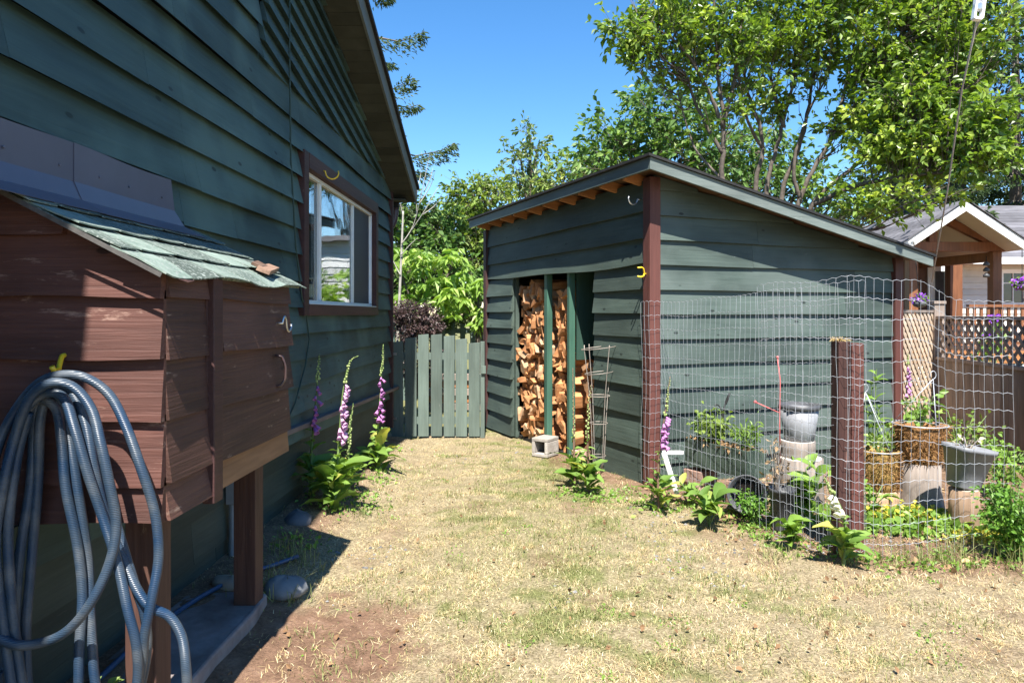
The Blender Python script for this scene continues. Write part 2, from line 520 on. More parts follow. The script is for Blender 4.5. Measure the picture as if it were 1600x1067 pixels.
# gable boards run at a slant up to the rake
sl = -.19
gu = Vector((0, 1, sl)).normalized(); gv = Vector((0, -sl, 1)).normalized()
mb = MB()
O = Vector((WX, 5.0, 3.14))
rows = [-.55 + .135 * k for k in range(0, 26)]
def _lo(u):   # v at which the board line crosses z = 3.135
    return (3.125 - O.z - gu.z * u) / gv.z
def _hi(u):
    v = 2.0
    for _ in range(6):
        y = O.y + gu.y * u + gv.y * v
        v = (zr(y) + .02 - O.z - gu.z * u) / gv.z
    return v
lap_wall(mb, O, gu, gv, (1, 0, 0), rows, [r + .135 for r in rows], -.62, 4.6, vlo=_lo, vhi=_hi, d0=.014, d1=.060, step=.05, wav=.002, joint=9, under=.045)
lap_wall(mb, (WX, 0, 0), (0, 1, 0), (0, 0, 1), (1, 0, 0), [3.14 + .19 * k for k in range(12)], [3.33 + .19 * k for k in range(12)], -2.4, 4.36, vhi=lambda y: zr(y) + .02, d0=.012, d1=.05, under=.05)
mb.build('gable_siding', M['house'], house)
mb = MB()
lap_wall(mb, (WX - .035, 0, 0), (0, 1, 0), (0, 0, 1), (1, 0, 0), [-.25, -.03, .19, .41], [-.03, .19, .41, .63], -2.4, 8.53, vhi=lambda y: ledge_z(y) - .03, d0=.008, d1=.026, joint=2.2)
mb.build('skirting', M['house_low'], house)
mb = MB()
mb.beam((WX + .03, 3.38, ledge_z(3.38)), (WX + .045, 8.86, ledge_z(8.86)), .11, .036)
mb.build('ledge', wood('weathered ledge', (.13, .10, .10), (.2, .16, .15), HY, 24, .8, .3, wear=.3, wear_col=(.28, .23, .2)), house, .004)
mb = MB()
mb.box((WX + .012, 8.55, 1.6), (.12, .05, 3.05)); mb.box((WX - .06, 8.575, 1.6), (.04, .05, 3.05))
mb.build('corner_trim', M['brown'], house, .004)
# closed body behind the siding
mb = MB()
mb.box((-5.0, 8.5, 1.5), (6.5, .06, 3.1)); mb.box((-5.0, -2.4, 1.5), (6.5, .06, 3.1)); mb.box((-8.2, 3.0, 1.5), (.06, 10.8, 3.1))
mb.build('end_wall', M['house_low'], house)
# window
wy0, wy1, wz0, wz1 = 5.126, 7.71, 1.485, 2.735
win = MB()
t = .11
win.box((WX + .033, wy0 + t / 2, (wz0 + wz1) / 2), (.07, t, wz1 - wz0))
win.box((WX + .033, wy1 - t / 2, (wz0 + wz1) / 2), (.07, t, wz1 - wz0))
win.box((WX + .036, (wy0 + wy1) / 2, wz1 - .06), (.07, wy1 - wy0 - 2 * t - .004, .12))
win.box((WX + .036, (wy0 + wy1) / 2, wz0 + .045), (.07, wy1 - wy0 - 2 * t - .004, .09))
window = win.build('window', M['brown'], house, .004)
fr = MB()
iy0, iy1, iz0, iz1 = wy0 + t + .002, wy1 - t - .002, wz0 + .092, wz1 - .122
fw = .03
fr.box((WX + .002, (iy0 + iy1) / 2, iz0 + fw / 2), (.035, iy1 - iy0, fw)); fr.box((WX + .002, (iy0 + iy1) / 2, iz1 - fw / 2), (.035, iy1 - iy0, fw))
for y in (iy0 + fw / 2, iy1 - fw / 2): fr.box((WX + .002, y, (iz0 + iz1) / 2), (.032, fw, iz1 - iz0 - 2 * fw - .004))
fr.box((WX + .004, 5.70, (iz0 + iz1) / 2), (.024, .052, iz1 - iz0 - 2 * fw - .004)); fr.box((WX - .003, 6.82, (iz0 + iz1) / 2), (.022, .05, iz1 - iz0 - 2 * fw - .004))
fr.box((WX + .045, (iy0 + iy1) / 2, iz0 - .006), (.05, iy1 - iy0 - .01, .018))
fr.build('frame', M['vinyl'], window, .003)
gm, gnt, gb = new_mat('window glass')
gb.inputs["Base Color"].default_value = (.9, .95, .95, 1); gb.inputs["Roughness"].default_value = 0.0
gb.inputs["Transmission Weight"].default_value = 1.0; gb.inputs["IOR"].default_value = 1.55
tcg = N(gnt, "ShaderNodeTexCoord"); ng = N(gnt, "ShaderNodeTexNoise"); ng.inputs["Scale"].default_value = 1.6; gnt.links.new(tcg.outputs["Object"], ng.inputs["Vector"])
bpg = N(gnt, "ShaderNodeBump"); bpg.inputs["Strength"].default_value = .05; bpg.inputs["Distance"].default_value = .03; gnt.links.new(ng.outputs[0], bpg.inputs["Height"]); gnt.links.new(bpg.outputs[0], gb.inputs["Normal"])
for (a, b_) in ((iy0 + fw, 5.673), (5.727, 6.794)):
    p = MB()
    for xx in (-.010, -.026):
        p.box((WX + xx, (a + b_) / 2, (iz0 + iz1) / 2), (.004, b_ - a - .002, iz1 - iz0 - 2 * fw - .004))
    p.build('pane', gm, window)
p = MB(); p.box((WX - .012, (6.846 + iy1 - fw) / 2, (iz0 + iz1) / 2), (.006, iy1 - fw - 6.848, iz1 - iz0 - 2 * fw - .004))
p.build('insect_screen', rough_mat('insect screen', (.05, .053, .06), (.065, .07, .075), 200, .6, .1), window)
p = MB()   # dark room behind
X0, X1 = WX - 1.6, WX - .035
p.add([(X1, wy0 - .3, 1.2), (X1, wy1 + .3, 1.2), (X1, wy1 + .3, 3.0), (X1, wy0 - .3, 3.0), (X0, wy0 - .3, 1.2), (X0, wy1 + .3, 1.2), (X0, wy1 + .3, 3.0), (X0, wy0 - .3, 3.0)],
      [(4, 5, 6, 7), (0, 1, 5, 4), (1, 2, 6, 5), (2, 3, 7, 6), (3, 0, 4, 7)])
p.build('room', rough_mat('room walls', (.10, .095, .085), (.13, .12, .11), 2, .9, .05), house)
hk = MB(); hc = at(503, 262, 5.62)
hk.tube([Vector((WX + .068, 5.60, 2.67)), Vector((WX + .085, 5.60, 2.665))] + [Vector((WX + .135 - .05 * math.cos(a), 5.60 + .01 * a, 2.655 - .05 * math.sin(a))) for a in [math.pi * k / 8 for k in range(0, 9)]] + [Vector((WX + .182, 5.63, 2.675))], .006, 8)
hk.build('hook', M['yellow'], window)
# roof
RX = -1.385
def roof_slab(mb, x0, x1, y0, y1, lo, hi):
    mb.hexa([(x0, y0, zr(y0) + lo), (x1, y0, zr(y0) + lo), (x1, y1, zr(y1) + lo), (x0, y1, zr(y1) + lo), (x0, y0, zr(y0) + hi), (x1, y0, zr(y0) + hi), (x1, y1, zr(y1) + hi), (x0, y1, zr(y1) + hi)])
mb = MB()
for y0, y1 in ((3.0, 8.80), (-2.8, 2.999)):
    roof_slab(mb, -8.6, RX + .028, y0, y1, .172, .215)
roof = mb.build('roof', M['black_edge'], house)
mb = MB()
for y0, y1 in ((3.0, 8.78), (-2.78, 2.999)):
    roof_slab(mb, RX - .021, RX, y0, y1, -.012, .170)
mb.build('fascia', rough_mat('grey green fascia', (.10, .115, .105), (.13, .145, .135), 6, .6, .1), roof)
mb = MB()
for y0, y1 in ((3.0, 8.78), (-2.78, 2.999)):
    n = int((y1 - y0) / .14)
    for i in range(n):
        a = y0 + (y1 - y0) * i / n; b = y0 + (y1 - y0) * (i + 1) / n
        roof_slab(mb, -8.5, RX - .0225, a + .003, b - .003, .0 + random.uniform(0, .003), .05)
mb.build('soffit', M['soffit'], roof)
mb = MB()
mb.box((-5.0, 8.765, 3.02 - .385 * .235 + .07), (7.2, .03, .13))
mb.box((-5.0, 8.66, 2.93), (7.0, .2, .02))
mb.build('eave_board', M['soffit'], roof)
ds = MB()
gx = -1.655
ds.box((gx, 8.74, 2.90), (.085, .085, .1))
ds.build('downspout_outlet', M['black_edge'], house, .004)
ds = MB()
ds.tube([(gx, 8.74, 2.87), (gx, 8.74, 2.80), (gx - .012, 8.735, 2.70), (gx - .04, 8.72, 2.62), (gx - .09, 8.69, 2.575), (gx - .2, 8.66, 2.52), (gx - .24, 8.65, 2.4), (gx - .24, 8.65, .2)], .042, 12)
ds.build('downspout', M['brownmetal'], house)
# thin cable stapled to the wall, conduit under the cabinet
cb = MB()
cyz = [(4.84, 4.1), (4.83, 3.4), (4.86, 2.6), (4.96, 2.0), (5.10, 1.62), (5.20, 1.5), (5.28, 1.3), (5.18, 1.1), (4.95, .85), (4.72, .70)]
cb.tube([(WX + .055, y, z) for y, z in cyz], .006, 6)
cb.build('cable', M['cable'], house)
cd = MB()
cp = at(362, 800, 3.9)
cd.box((WX + .02, 3.98, .48), (.06, .07, .17)); cd.tube([(WX + .02, 3.98, .40), (WX + .02, 3.98, .2), (WX + .03, 3.95, .07)], .024, 10)
cd.build('conduit', M['conduit'], house, .004)

# ------------------------------------------------------------------ cabinet on the wall
XR, Y1, Y2 = -1.18, 2.22, 3.385
M_corner = None
cab = thing('storage_cabinet', 'brown lean-to storage cabinet on posts with green shingle roof against house', 'cabinet', (-1.45, 2.8, .1))
rz = lambda x: 1.63 + .52 * (-1.13 - x)
rows = [.828, .949, 1.153, 1.348, 1.556, 1.762]
tops = rows[1:] + [1.96]
mb = MB()
lap_wall(mb, (-1.735, Y1, 0), (1, 0, 0), (0, 0, 1), (0, -1, 0), rows, tops, 0.0, 1.735 + XR + .014, vhi=lambda u: rz(-1.735 + u) - .018, d0=.006, d1=.034, step=.06, wav=.003, joint=9, sag=lambda u, v: .004 * math.sin(u * 9 + v * 20))
mb.build('front_panel', M['box'], cab)
mb = MB()
lap_wall(mb, (XR, Y1, 0), (0, 1, 0), (0, 0, 1), (1, 0, 0), rows[:5], tops[:4] + [1.66], 0.0, .30, vhi=lambda u: 1.632, d0=.004, d1=.026, step=.05, wav=.008, joint=9)
mb.build('side_panel', M['box_side'], cab)
mb = MB(); mb.box((XR + .016, 2.548, 1.215), (.045, .075, .83)); mb.box((XR + .0, 2.515, 1.215), (.03, .012, .82))
mb.build('trim_strip', M['brown'], cab, .004)
mb = MB(); mb.box((XR - .022, Y1 + .026, 1.22), (.05, .05, .80)); mb.build('corner_stud', M['box'], cab)
drows = [.941, 1.147, 1.355, 1.558]; dtops = [1.147, 1.355, 1.558, 1.655]
mb = MB()
lap_wall(mb, (XR, 2.595, 0), (0, 1, 0), (0, 0, 1), (1, 0, 0), drows, dtops, 0.0, .79, vhi=lambda u: 1.632, d0=.004, d1=.030, step=.05, wav=.01, joint=9, sag=lambda u, v: -.012 * math.sin(u * 2.4))
door = mb.build('door', M['box_side'], cab)
mb = MB()
lap_wall(mb, (XR, 2.59, 0), (0, 1, 0), (0, 0, 1), (1, 0, 0), [.825], [.93], 0.0, .79, d0=.002, d1=.012, step=.05, wav=.002, joint=9)
mb.build('bottom_rail', M['tanwood'], cab)
mb = MB()
mb.box((XR + .014, 3.28, 1.388), (.024, .17, .024)); mb.build('bare_cleat', wood('bare pale wood', (.5, .33, .17), (.58, .4, .22), HY, 10), door)
mb = MB()
hp = [Vector((XR + .02, 3.165, 1.305)), Vector((XR + .05, 3.18, 1.30)), Vector((XR + .062, 3.19, 1.25)), Vector((XR + .062, 3.19, 1.2)), Vector((XR + .045, 3.18, 1.165)), Vector((XR + .02, 3.17, 1.16))]
mb.tube(hp, .007, 8); mb.build('handle', M['brownmetal'], door)
mb = MB()
mb.tube([Vector((XR + .02, 3.19, 1.455)), Vector((XR + .045, 3.2, 1.455))] + [Vector((XR + .045, 3.225 - .025 * math.cos(a), 1.455 + .03 * math.sin(a))) for a in [math.pi * k / 6 for k in range(1, 6)]] + [Vector((XR + .045, 3.285 - .035 * math.cos(a), 1.45 - .035 * math.sin(a))) for a in [math.pi * k / 6 for k in range(0, 7)]], .006, 8)
mb.build('latch_hook', M['metal'], door)
# shingle roof in overlapping courses, split into tabs, edges a little curled
mb = MB()
sx = 1.0 / math.hypot(1, .52)
def rp(x, y, h): return Vector((x + h * .46, y, rz(x) + h * .89))
mb.hexa([rp(-1.74, 2.13, -.012), rp(-1.145, 2.13, -.012), rp(-1.145, 3.475, -.012), rp(-1.74, 3.475, -.012), rp(-1.74, 2.13, -.001), rp(-1.145, 2.13, -.001), rp(-1.145, 3.475, -.001), rp(-1.74, 3.475, -.001)])
xs = [-1.115, -1.255, -1.395, -1.535, -1.70]
for ci in range(4):
    xa, xb = xs[ci], xs[ci + 1] - .03
    y = 2.115 - random.uniform(0, .02); first = True
    y += -.10 * ci
    while y < 3.49:
        w = .22
        a, b = max(y, 2.115), min(y + w - .012, 3.49)
        if b - a > .03:
            mb.tint = random.random()
            n = 5
            top = []; bot = []
            c1 = random.uniform(0, .005); c2 = random.uniform(-.002, .003)
            for k in range(n):
                yy = a + (b - a) * k / (n - 1)
                cu = c1 * (2 * k / (n - 1) - 1) ** 2
                drop = -.012 * math.sin(yy * 9) - (.01 if ci == 0 else 0)
                for (xx, hh) in ((xa + .004 * math.sin(yy * 7 + ci), .014 + cu + c2 + (drop if ci == 0 else 0)), ((xa + xb) / 2, .009), (xb, .002)):
                    top.append(rp(xx, yy, hh)); bot.append(rp(xx, yy, hh - .005))
            fs = []
            for k in range(n - 1):
                for j in range(2):
                    i0 = k * 3 + j
                    fs.append((i0, i0 + 1, i0 + 4, i0 + 3))
                    m_ = n * 3
                    fs.append((m_ + i0, m_ + i0 + 3, m_ + i0 + 4, m_ + i0 + 1))
                fs.append((k * 3, k * 3 + 3, n * 3 + k * 3 + 3, n * 3 + k * 3))
            for (k) in (0, n - 1):
                for j in range(2):
                    i0 = k * 3 + j
                    fs.append((i0, n * 3 + i0, n * 3 + i0 + 1, i0 + 1) if k == 0 else (i0, i0 + 1, n * 3 + i0 + 1, n * 3 + i0))
            mb.add(top + bot, fs)
            mb.tint = None
        y += w
M['shingle'] = rough_mat('green shingle', (.075, .105, .09), (.15, .19, .165), 9, .92, .8, speck=(.22, .25, .23), tint_amt=.55)
cr = mb.build('roof', M['shingle'], cab)
mb = MB()
mb.hexa([rp(-1.74, 2.108, -.014), rp(-1.12, 2.108, -.014), rp(-1.12, 2.111, -.014), rp(-1.74, 2.111, -.014), rp(-1.74, 2.108, .000), rp(-1.12, 2.108, .000), rp(-1.12, 2.111, .000), rp(-1.74, 2.111, .000)])
mb.build('drip_edge', rough_mat('dull drip edge', (.05, .045, .045), (.10, .095, .09), 20, .7, .1), cr)
mb = MB()   # torn underlay hanging at the near corner
mb.add([(-1.135, 2.14, 1.628), (-1.135, 2.33, 1.628), (-1.118, 2.31, 1.610), (-1.110, 2.25, 1.603), (-1.118, 2.18, 1.614)], [(0, 1, 2, 3, 4)])
mb.build('torn_felt', M['post'], cr)
mb = MB()
for a, b in ((1.75, 2.515), (2.51, 3.2)):
    e = .003 if a > 2 else 0
    x0 = WX + .058 + e
    sec = [(x0, 2.125), (x0, 1.985), (x0 + .03, rz(x0 + .03) + .026), (x0 + .12, rz(x0 + .12) + .022)]
    n = 8; vv = []; ff = []
    for k in range(n + 1):
        y = a + (b - a) * k / n + 0
        for i, (x, z) in enumerate(sec):
            yy = y + (.10 * (i / 3) if k == n else 0)
            w = .003 * math.sin(y * 8)
            vv.append((x + w, yy, z + (w if i == 0 else 0)))
    for k in range(n):
        for i in range(3):
            ff.append((k * 4 + i, k * 4 + i + 1, k * 4 + i + 5, k * 4 + i + 4))
    mb.tint = .3 if a < 2 else .8
    mb.add(vv, ff)
    mb.tint = .9
    for y in (a + .15, b - .08, b - .34):
        mb.lathe((x0 + .002, y, 2.03), [(.006, 0), (.004, .003), (.001, .004)], 8, rot=Euler((0, R(90), 0)).to_matrix())
    mb.tint = None
fl = mb.build('flashing', M['flash'], cab)
sol = fl.modifiers.new("thick", 'SOLIDIFY'); sol.thickness = .002
for (x, y, zb) in ((-1.295, 2.35, -.02), (-1.343, 3.32, .10)):
    mb = MB(); mb.box((x, y, (zb + .85) / 2), (.105, .1, .85 - zb)); mb.build('leg', M['post'], cab, .004)
mb = MB(); mb.box((-1.45, 2.80, .845), (.5, 1.12, .02)); mb.build('floor', M['tanwood'], cab)
for (px, py, yy) in ((101, 556, 2.185), (58, 618, 2.185)):
    mb = MB(); c = at(px, py, yy)
    pts = [c + Vector((-.004, .02, .004)), c + Vector((0, -.012, 0)), c + Vector((.007, -.03, -.014)), c + Vector((.015, -.05, -.038)), c + Vector((.018, -.075, -.042)), c + Vector((.018, -.085, -.028))]
    mb.tube(pts, .008, 8); mb.build('hook', M['yellow'], cab)

# wood offcut on the cabinet roof
mb = MB()
c = rp(-1.225, 3.22, .035)
rot = Matrix(((.89, 0, .46), (0, 1, 0), (-.46, 0, .89))) @ Euler((0, 0, R(14))).to_matrix()
mb.box(c, (.06, .30, .022), rot, .003); mb.box(c + Vector((-.02, -.06, .014)), (.05, .14, .016), rot, .003)
o = mb.build('wood_offcut', wood('old brown offcut', (.13, .075, .05), (.22, .14, .10), HY, 16), None, .002); recenter(o, c); tag(o, 'short brown wood offcut lying on the green shingle roof', 'wood scrap')

# paving slab and stones
def stone(name, c, r, label, mat, seed, sq=(1, 1, .6), group=None):
    random.seed(seed)
    m = MB(); m.smooth = True
    n, k = 14, 9
    pr = []
    vs_ = []; fs = []
    ph = [random.random() * 6 for _ in range(6)]
    for i in range(k):
        th = math.pi * i / (k - 1)
        for j in range(n):
            a = 2 * math.pi * j / n
            q = r * (1 + .12 * math.sin(2 * a + ph[0]) + .08 * math.sin(3 * th + ph[1] + a) + .05 * math.sin(5 * a + ph[2]))
            vs_.append((c[0] + q * math.sin(th) * math.cos(a) * sq[0], c[1] + q * math.sin(th) * math.sin(a) * sq[1], c[2] + q * math.cos(th) * sq[2]))
    for i in range(k - 1):
        for j in range(n):
            fs.append((i * n + j, (i + 1) * n + j, (i + 1) * n + (j + 1) % n, i * n + (j + 1) % n))
    m.add(vs_, fs)
    o = m.build(name, mat); recenter(o, c); tag(o, label, 'stone', group)
    return o
mb = MB()
n = 16; ring = [(-1.70, 1.9), (-1.27, 1.88), (-1.26, 2.4), (-1.275, 2.8), (-1.265, 3.2), (-1.29, 3.42), (-1.45, 3.44), (-1.69, 3.40)]
top = [(x, y, .108 + .006 * math.sin(x * 30 + y * 9)) for x, y in ring]; bot = [(x + .01 * (1 if x > -1.4 else -1), y, -.05) for x, y in ring]
k = len(ring)
mb.add(top + bot, [tuple(range(k - 1, -1, -1))[::-1]] + [(i, i + k, (i + 1) % k + k, (i + 1) % k) for i in range(k)])
o = mb.build('paving_slab', M['slab'], None, .012); recenter(o, (-1.45, 2.7, 0)); tag(o, 'grey brown stone paving slab under the brown cabinet', 'paving slab')
stone('stone', at(445, 918, 3.55), .10, 'rounded blue grey stone beside the far cabinet post', M['stone'], 3)
stone('stone', (-1.55, 4.66, .085), .095, 'dark stone at the house wall by the foxglove leaves', rough_mat('dark stone', (.10, .10, .11), (.16, .16, .17), 7, .85, .4), 5, (1.1, 1, .7))
stone('stone', (-1.52, 3.52, .11), .075, 'pale tan stone on the ground under the cabinet', rough_mat('tan stone', (.22, .19, .15), (.3, .26, .21), 7, .85, .4), 9, (1.3, 1, .5))
mb = MB()
pp = [(-1.66, 1.6, .12), (-1.60, 2.3, .125), (-1.62, 2.9, .125), (-1.58, 3.3, .125), (-1.50, 3.62, .11), (-1.40, 3.85, .09), (-1.33, 4.0, .08)]
pp = smoothpath([Vector(q_) for q_ in pp], 6)
mb.tube(pp, .012, 8); o = mb.build('thin_hose', M['bluehose']); recenter(o, pp[0]); tag(o, 'thin blue hose lying on the ground along the house wall', 'hose')

# big garden hose hung in loops over the two hooks
mb = MB()
HL = [  # (depth, points in the hose's hanging plane)
 (2.075, [(-8, 720), (5, 668), (45, 612), (85, 588), (128, 588), (165, 615), (196, 662), (222, 725), (240, 800), (245, 870), (240, 930), (228, 990), (218, 1050), (196, 1130), (150, 1230), (60, 1235), (10, 1150), (-4, 1050)]),
 (2.03, [(-12, 985), (25, 1006), (62, 1006), (105, 985), (145, 940), (170, 880), (178, 820), (172, 750), (160, 690), (140, 640), (112, 605), (82, 598), (48, 622), (20, 680), (4, 760), (-3, 850), (2, 960), (14, 1080)]),
 (2.10, [(62, 622), (84, 640), (98, 690), (106, 760), (118, 850), (126, 930), (127, 1010), (124, 1080), (110, 1170), (60, 1210), (20, 1160), (6, 1040), (8, 900), (14, 780), (24, 690), (48, 636), (70, 618)]),
 (2.055, [(40, 640), (66, 616), (96, 622), (120, 670), (140, 740), (158, 812), (182, 880), (202, 945), (214, 1010), (210, 1075), (190, 1160), (120, 1230), (50, 1190), (30, 1070), (22, 950), (16, 830), (22, 720), (42, 645)]),
 (2.09, [(70, 606), (105, 610), (134, 660), (150, 730), (164, 810), (186, 868), (214, 915), (236, 945), (262, 965), (282, 995), (293, 1035), (293, 1090), (285, 1160)]),
 (2.125, [(76, 610), (98, 640), (118, 720), (128, 800), (134, 880), (141, 960), (150, 1040), (150, 1120), (100, 1190), (55, 1120), (44, 1000), (46, 880), (56, 760), (66, 660), (74, 615)]),
 (2.115, [(60, 612), (92, 602), (122, 628), (148, 700), (166, 780), (190, 850), (212, 905), (226, 960), (226, 1020), (214, 1090), (170, 1180), (100, 1210), (60, 1130), (30, 1010), (32, 880), (44, 760), (52, 660), (64, 612)]),
]
for di, pts in HL:
    P3 = []
    for i, (px, py) in enumerate(pts):
        q = at(px, py, di); q.y += .012 * math.sin(i * 1.7 + di * 30)
        P3.append(q)
    P3 = smoothpath(P3, 7)
    mb.tube(P3, .0142, 12)
hm, hnt, hb = new_mat('ribbed hose')
L = hnt.links
tc = N(hnt, "ShaderNodeTexCoord"); nz = N(hnt, "ShaderNodeTexNoise"); nz.inputs["Scale"].default_value = 9; nz.inputs["Detail"].default_value = 6; L.new(tc.outputs["Object"], nz.inputs["Vector"])
r_ = ramp(hnt, [(.33, (.012, .034, .075)), (.52, (.032, .052, .08)), (.74, (.11, .12, .13))]); L.new(nz.outputs[0], r_.inputs[0]); L.new(r_.outputs[0], hb.inputs["Base Color"])
hb.inputs["Roughness"].default_value = .36; hb.inputs["Specular IOR Level"].default_value = .42
wv = N(hnt, "ShaderNodeTexWave", bands_direction='Z'); wv.inputs["Scale"].default_value = 60; wv.inputs["Distortion"].default_value = 1.0; L.new(tc.outputs["Object"], wv.inputs["Vector"])
bp = N(hnt, "ShaderNodeBump"); bp.inputs["Strength"].default_value = .35; bp.inputs["Distance"].default_value = .003; L.new(wv.outputs[0], bp.inputs["Height"]); L.new(bp.outputs[0], hb.inputs["Normal"])
o = mb.build('garden_hose', hm); recenter(o, at(101, 590, 2.1)); tag(o, 'thick ribbed blue grey garden hose hung in loops on yellow hooks', 'hose')

# ------------------------------------------------------------------ woodshed
random.seed(21)
A = Vector((1.115, 6.04, 0)); SD.normalize(); SS.normalize()
NF = Vector((-SD.y, SD.x, 0)); 
if NF.x > 0: NF = -NF
NS = Vector((SS.y, -SS.x, 0))
LF, LS = 3.86, 2.92
Bc = A + SD * LF; Cc = A + SS * LS; Dc = Bc + SS * LS
shed = thing('woodshed', 'green lap sided lean-to woodshed with open front and red brown corner posts', 'shed', (A + SD * LF / 2 + SS * LS / 2) + Vector((0, 0, -.05)))
zt = lambda s: 2.83 - .222 * (s + .21)
def SP(u, s, z): return A + SD * u + SS * s + Vector((0, 0, z))
Z = (0, 0, 1)
mb = MB()
rr = [-.06, .29, .578, .843, 1.079, 1.29, 1.506, 1.713]
lap_wall(mb, A, SD, Z, NF, rr, rr[1:] + [1.94], .02, .955, d0=.008, d1=.036, wav=.006, joint=9, sag=lambda u, v: -.02 * (u / .95) * (1 if v < .3 else 0))
rr = [-.07, .18, .42, .66, .88, 1.1, 1.31, 1.52, 1.73]
lap_wall(mb, A, SD, Z, NF, rr, rr[1:] + [1.93], 2.98, LF - .02, d0=.010, d1=.05, wav=.006, joint=9)
rr = [1.95, 2.165, 2.415]
lap_wall(mb, A, SD, Z, NF, rr, [2.165, 2.415, 2.70], .02, LF - .02, vhi=lambda u: 2.69, d0=.010, d1=.045, wav=.007, joint=9, sag=lambda u, v: -.03 * math.sin(math.pi * u / LF) * (v < 2.0) - .012 * math.sin(2.2 * u) * (v < 2.0) + .035 * (u / LF) * (v < 2.0))
mb.build('front_wall', M['shed_front'], shed)
mb = MB()
rr = [1.49 + .22 * k for k in range(-7, 6)]
lap_wall(mb, A, SS, Z, NS, rr, [r + .22 for r in rr], .02, LS - .02, vhi=lambda u: zt(u) - .055, d0=.006, d1=.038, wav=.004, joint=2.6)
mb.build('side_wall', M['shed_side'], shed)
mb = MB()
mb_joint = None
def wallslab(p, q, z0, z1a, z1b, nrm, th):
    n_ = Vector(nrm) * th
    p, q = Vector(p), Vector(q)
    def v(a, z): return Vector((a.x, a.y, z))
    mb.hexa([v(p, z0), v(q, z0), v(q + n_, z0), v(p + n_, z0), v(p, z1a), v(q, z1b), v(q + n_, z1b), v(p + n_, z1a)])
wallslab(Bc, Dc, -.08, 2.66, 2.06, -SD, .03)
wallslab(Cc, Dc - SD * .04, -.08, 2.06, 2.06, -SS, .03)
mb.build('back_wall', M['shed_side'], shed)
mb = MB()
def upright(u, s, w, d, z0, z1, du=0, tilt=0):
    m = Matrix((SD, SS, Vector((0, 0, 1)))).transposed()
    mb.box(SP(u, s, (z0 + z1) / 2), (w, d, z1 - z0), m)
for nm, (u, s, h) in {'a': (.025, .0, 2.69), 'b': (LF - .02, .02, 2.69), 'c': (.0, LS - .02, 2.06)}.items():
    mb = MB()
    if nm == 'c': upright(-.03, LS, .07, .11, -.08, zt(LS) - .06)
    elif nm == 'a': upright(-.005, .005, .11, .11, -.08, 2.70)
    else: upright(LF, -.02, .10, .08, -.08, 2.66)
    mb.build('corner_post', M['red'] if nm != 'b' else M['brown'], shed, .006)
for (u, w) in ((2.07, .075), (1.52, .055)):
    mb = MB(); upright(u, .03, w, .07, -.06, 1.97); mb.build('post', M['green_post'], shed, .005)
mb = MB(); upright(3.0, .035, .1, .05, -.08, 1.96); mb.build('jamb', M['shed_front'], shed, .004)
mb = MB(); upright(1.475, .64, .022, 1.14, 1.0, 1.97); mb.build('partition', wood('green panel paint with shade', (.028, .068, .052), (.036, .084, .064), (0, 0, 1), 20, .6, .1), shed)  # green darkened: shade inside the bay is put into the panel colour
mb = MB()
m3 = Matrix((SD, SS, Vector((0, 0, 1)))).transposed()
mb.box(SP(LF / 2, LS / 2, -.07), (LF - .1, LS - .1, .04), m3); mb.build('floor', M['dark'], shed)
# roof: sheathing, shingles, fascia, rafters
u0, u1, s0, s1 = -.30, LF + .20, -.21, LS + .17
def rslab(mb, ua, ub, sa, sb, lo, hi):
    P = []
    for h in (lo, hi):
        for (u, s) in ((ua, sa), (ub, sa), (ub, sb), (ua, sb)):
            P.append(SP(u, s, zt(s) + h))
    mb.hexa(P)
mb = MB(); rslab(mb, u0 - .02, u1 + .02, s0 - .025, s1 + .02, -.022, .0)
sroof = mb.build('roof', M['black_edge'], shed)
mb = MB()
for k in range(22):
    sa = s0 + (s1 - s0) * k / 22
    rslab(mb, u0 + .01, u1 - .01, sa + .002, sa + (s1 - s0) / 22 - .002, -.042 - random.uniform(0, .002), -.0225)
mb.build('sheathing', wood('aged sheathing', (.10, .055, .03), (.16, .09, .05), SD, 16, .7, .2), sroof)
mb = MB()
m_ = .0
def fasc(ua, ub, sa, sb, w, lo, hi):
    a, b = SP(ua, sa, 0), SP(ub, sb, 0)
    d = (b - a).normalized(); n_ = Vector((d.y, -d.x, 0)) * w
    q = []
    for h in (lo, hi):
        for (p, s) in ((a, sa), (b, sb), (b + n_, sb), (a + n_, sa)):
            q.append(Vector((p.x, p.y, zt(s) + h)))
    mb.hexa(q)
fasc(u1, u0, s0, s0, -.022, -.125, -.023)
mb.build('fascia', M['shed_trim'], sroof, .003)
mb = MB()
fasc(u0, u0, s0 + .002, s1, -.022, -.125, -.023)
mb.build('fascia', wood('side fascia paint', (.10, .125, .115), (.14, .165, .155), SS, 26, .6, .2, wear=.35, wear_col=(.22, .24, .22)), sroof, .003)
for k in range(10):
    u = .12 + k * .405
    mb = MB(); mb.tint = random.random()
    P = []
    for h in (-.135, -.044):
        for (uu, s) in ((u, s0 + .024), (u + .04, s0 + .024), (u + .04, 1.3), (u, 1.3)):
            P.append(SP(uu, s, zt(s) + h))
    mb.hexa(P); mb.build('rafter', M['rafter'], sroof)
mb = MB()
c = SP(.0, -.05, 1.85)
dirw = (NF * .6 + NS * .1).normalized()
mb.tube([c, c + dirw * .02, c + dirw * .03 + Vector((0, 0, .045)), c + dirw * .05 + Vector((0, 0, .055)), c + dirw * .10 + Vector((0, 0, .05))], .007, 8)
mb.tube([c + dirw * .02, c + dirw * .03 + Vector((0, 0, -.02)), c + dirw * .06 + Vector((0, 0, -.03)), c + dirw * .10 + Vector((0, 0, -.025))], .007, 8)
mb.build('hook', M['yellow'], shed)
mb = MB(); c = SP(.10, -.03, 2.52)
mb.tube(hook_pts(c, NF, Vector((0, 0, 1)), L=.12), .006, 8); mb.build('hook', M['metal'], shed)

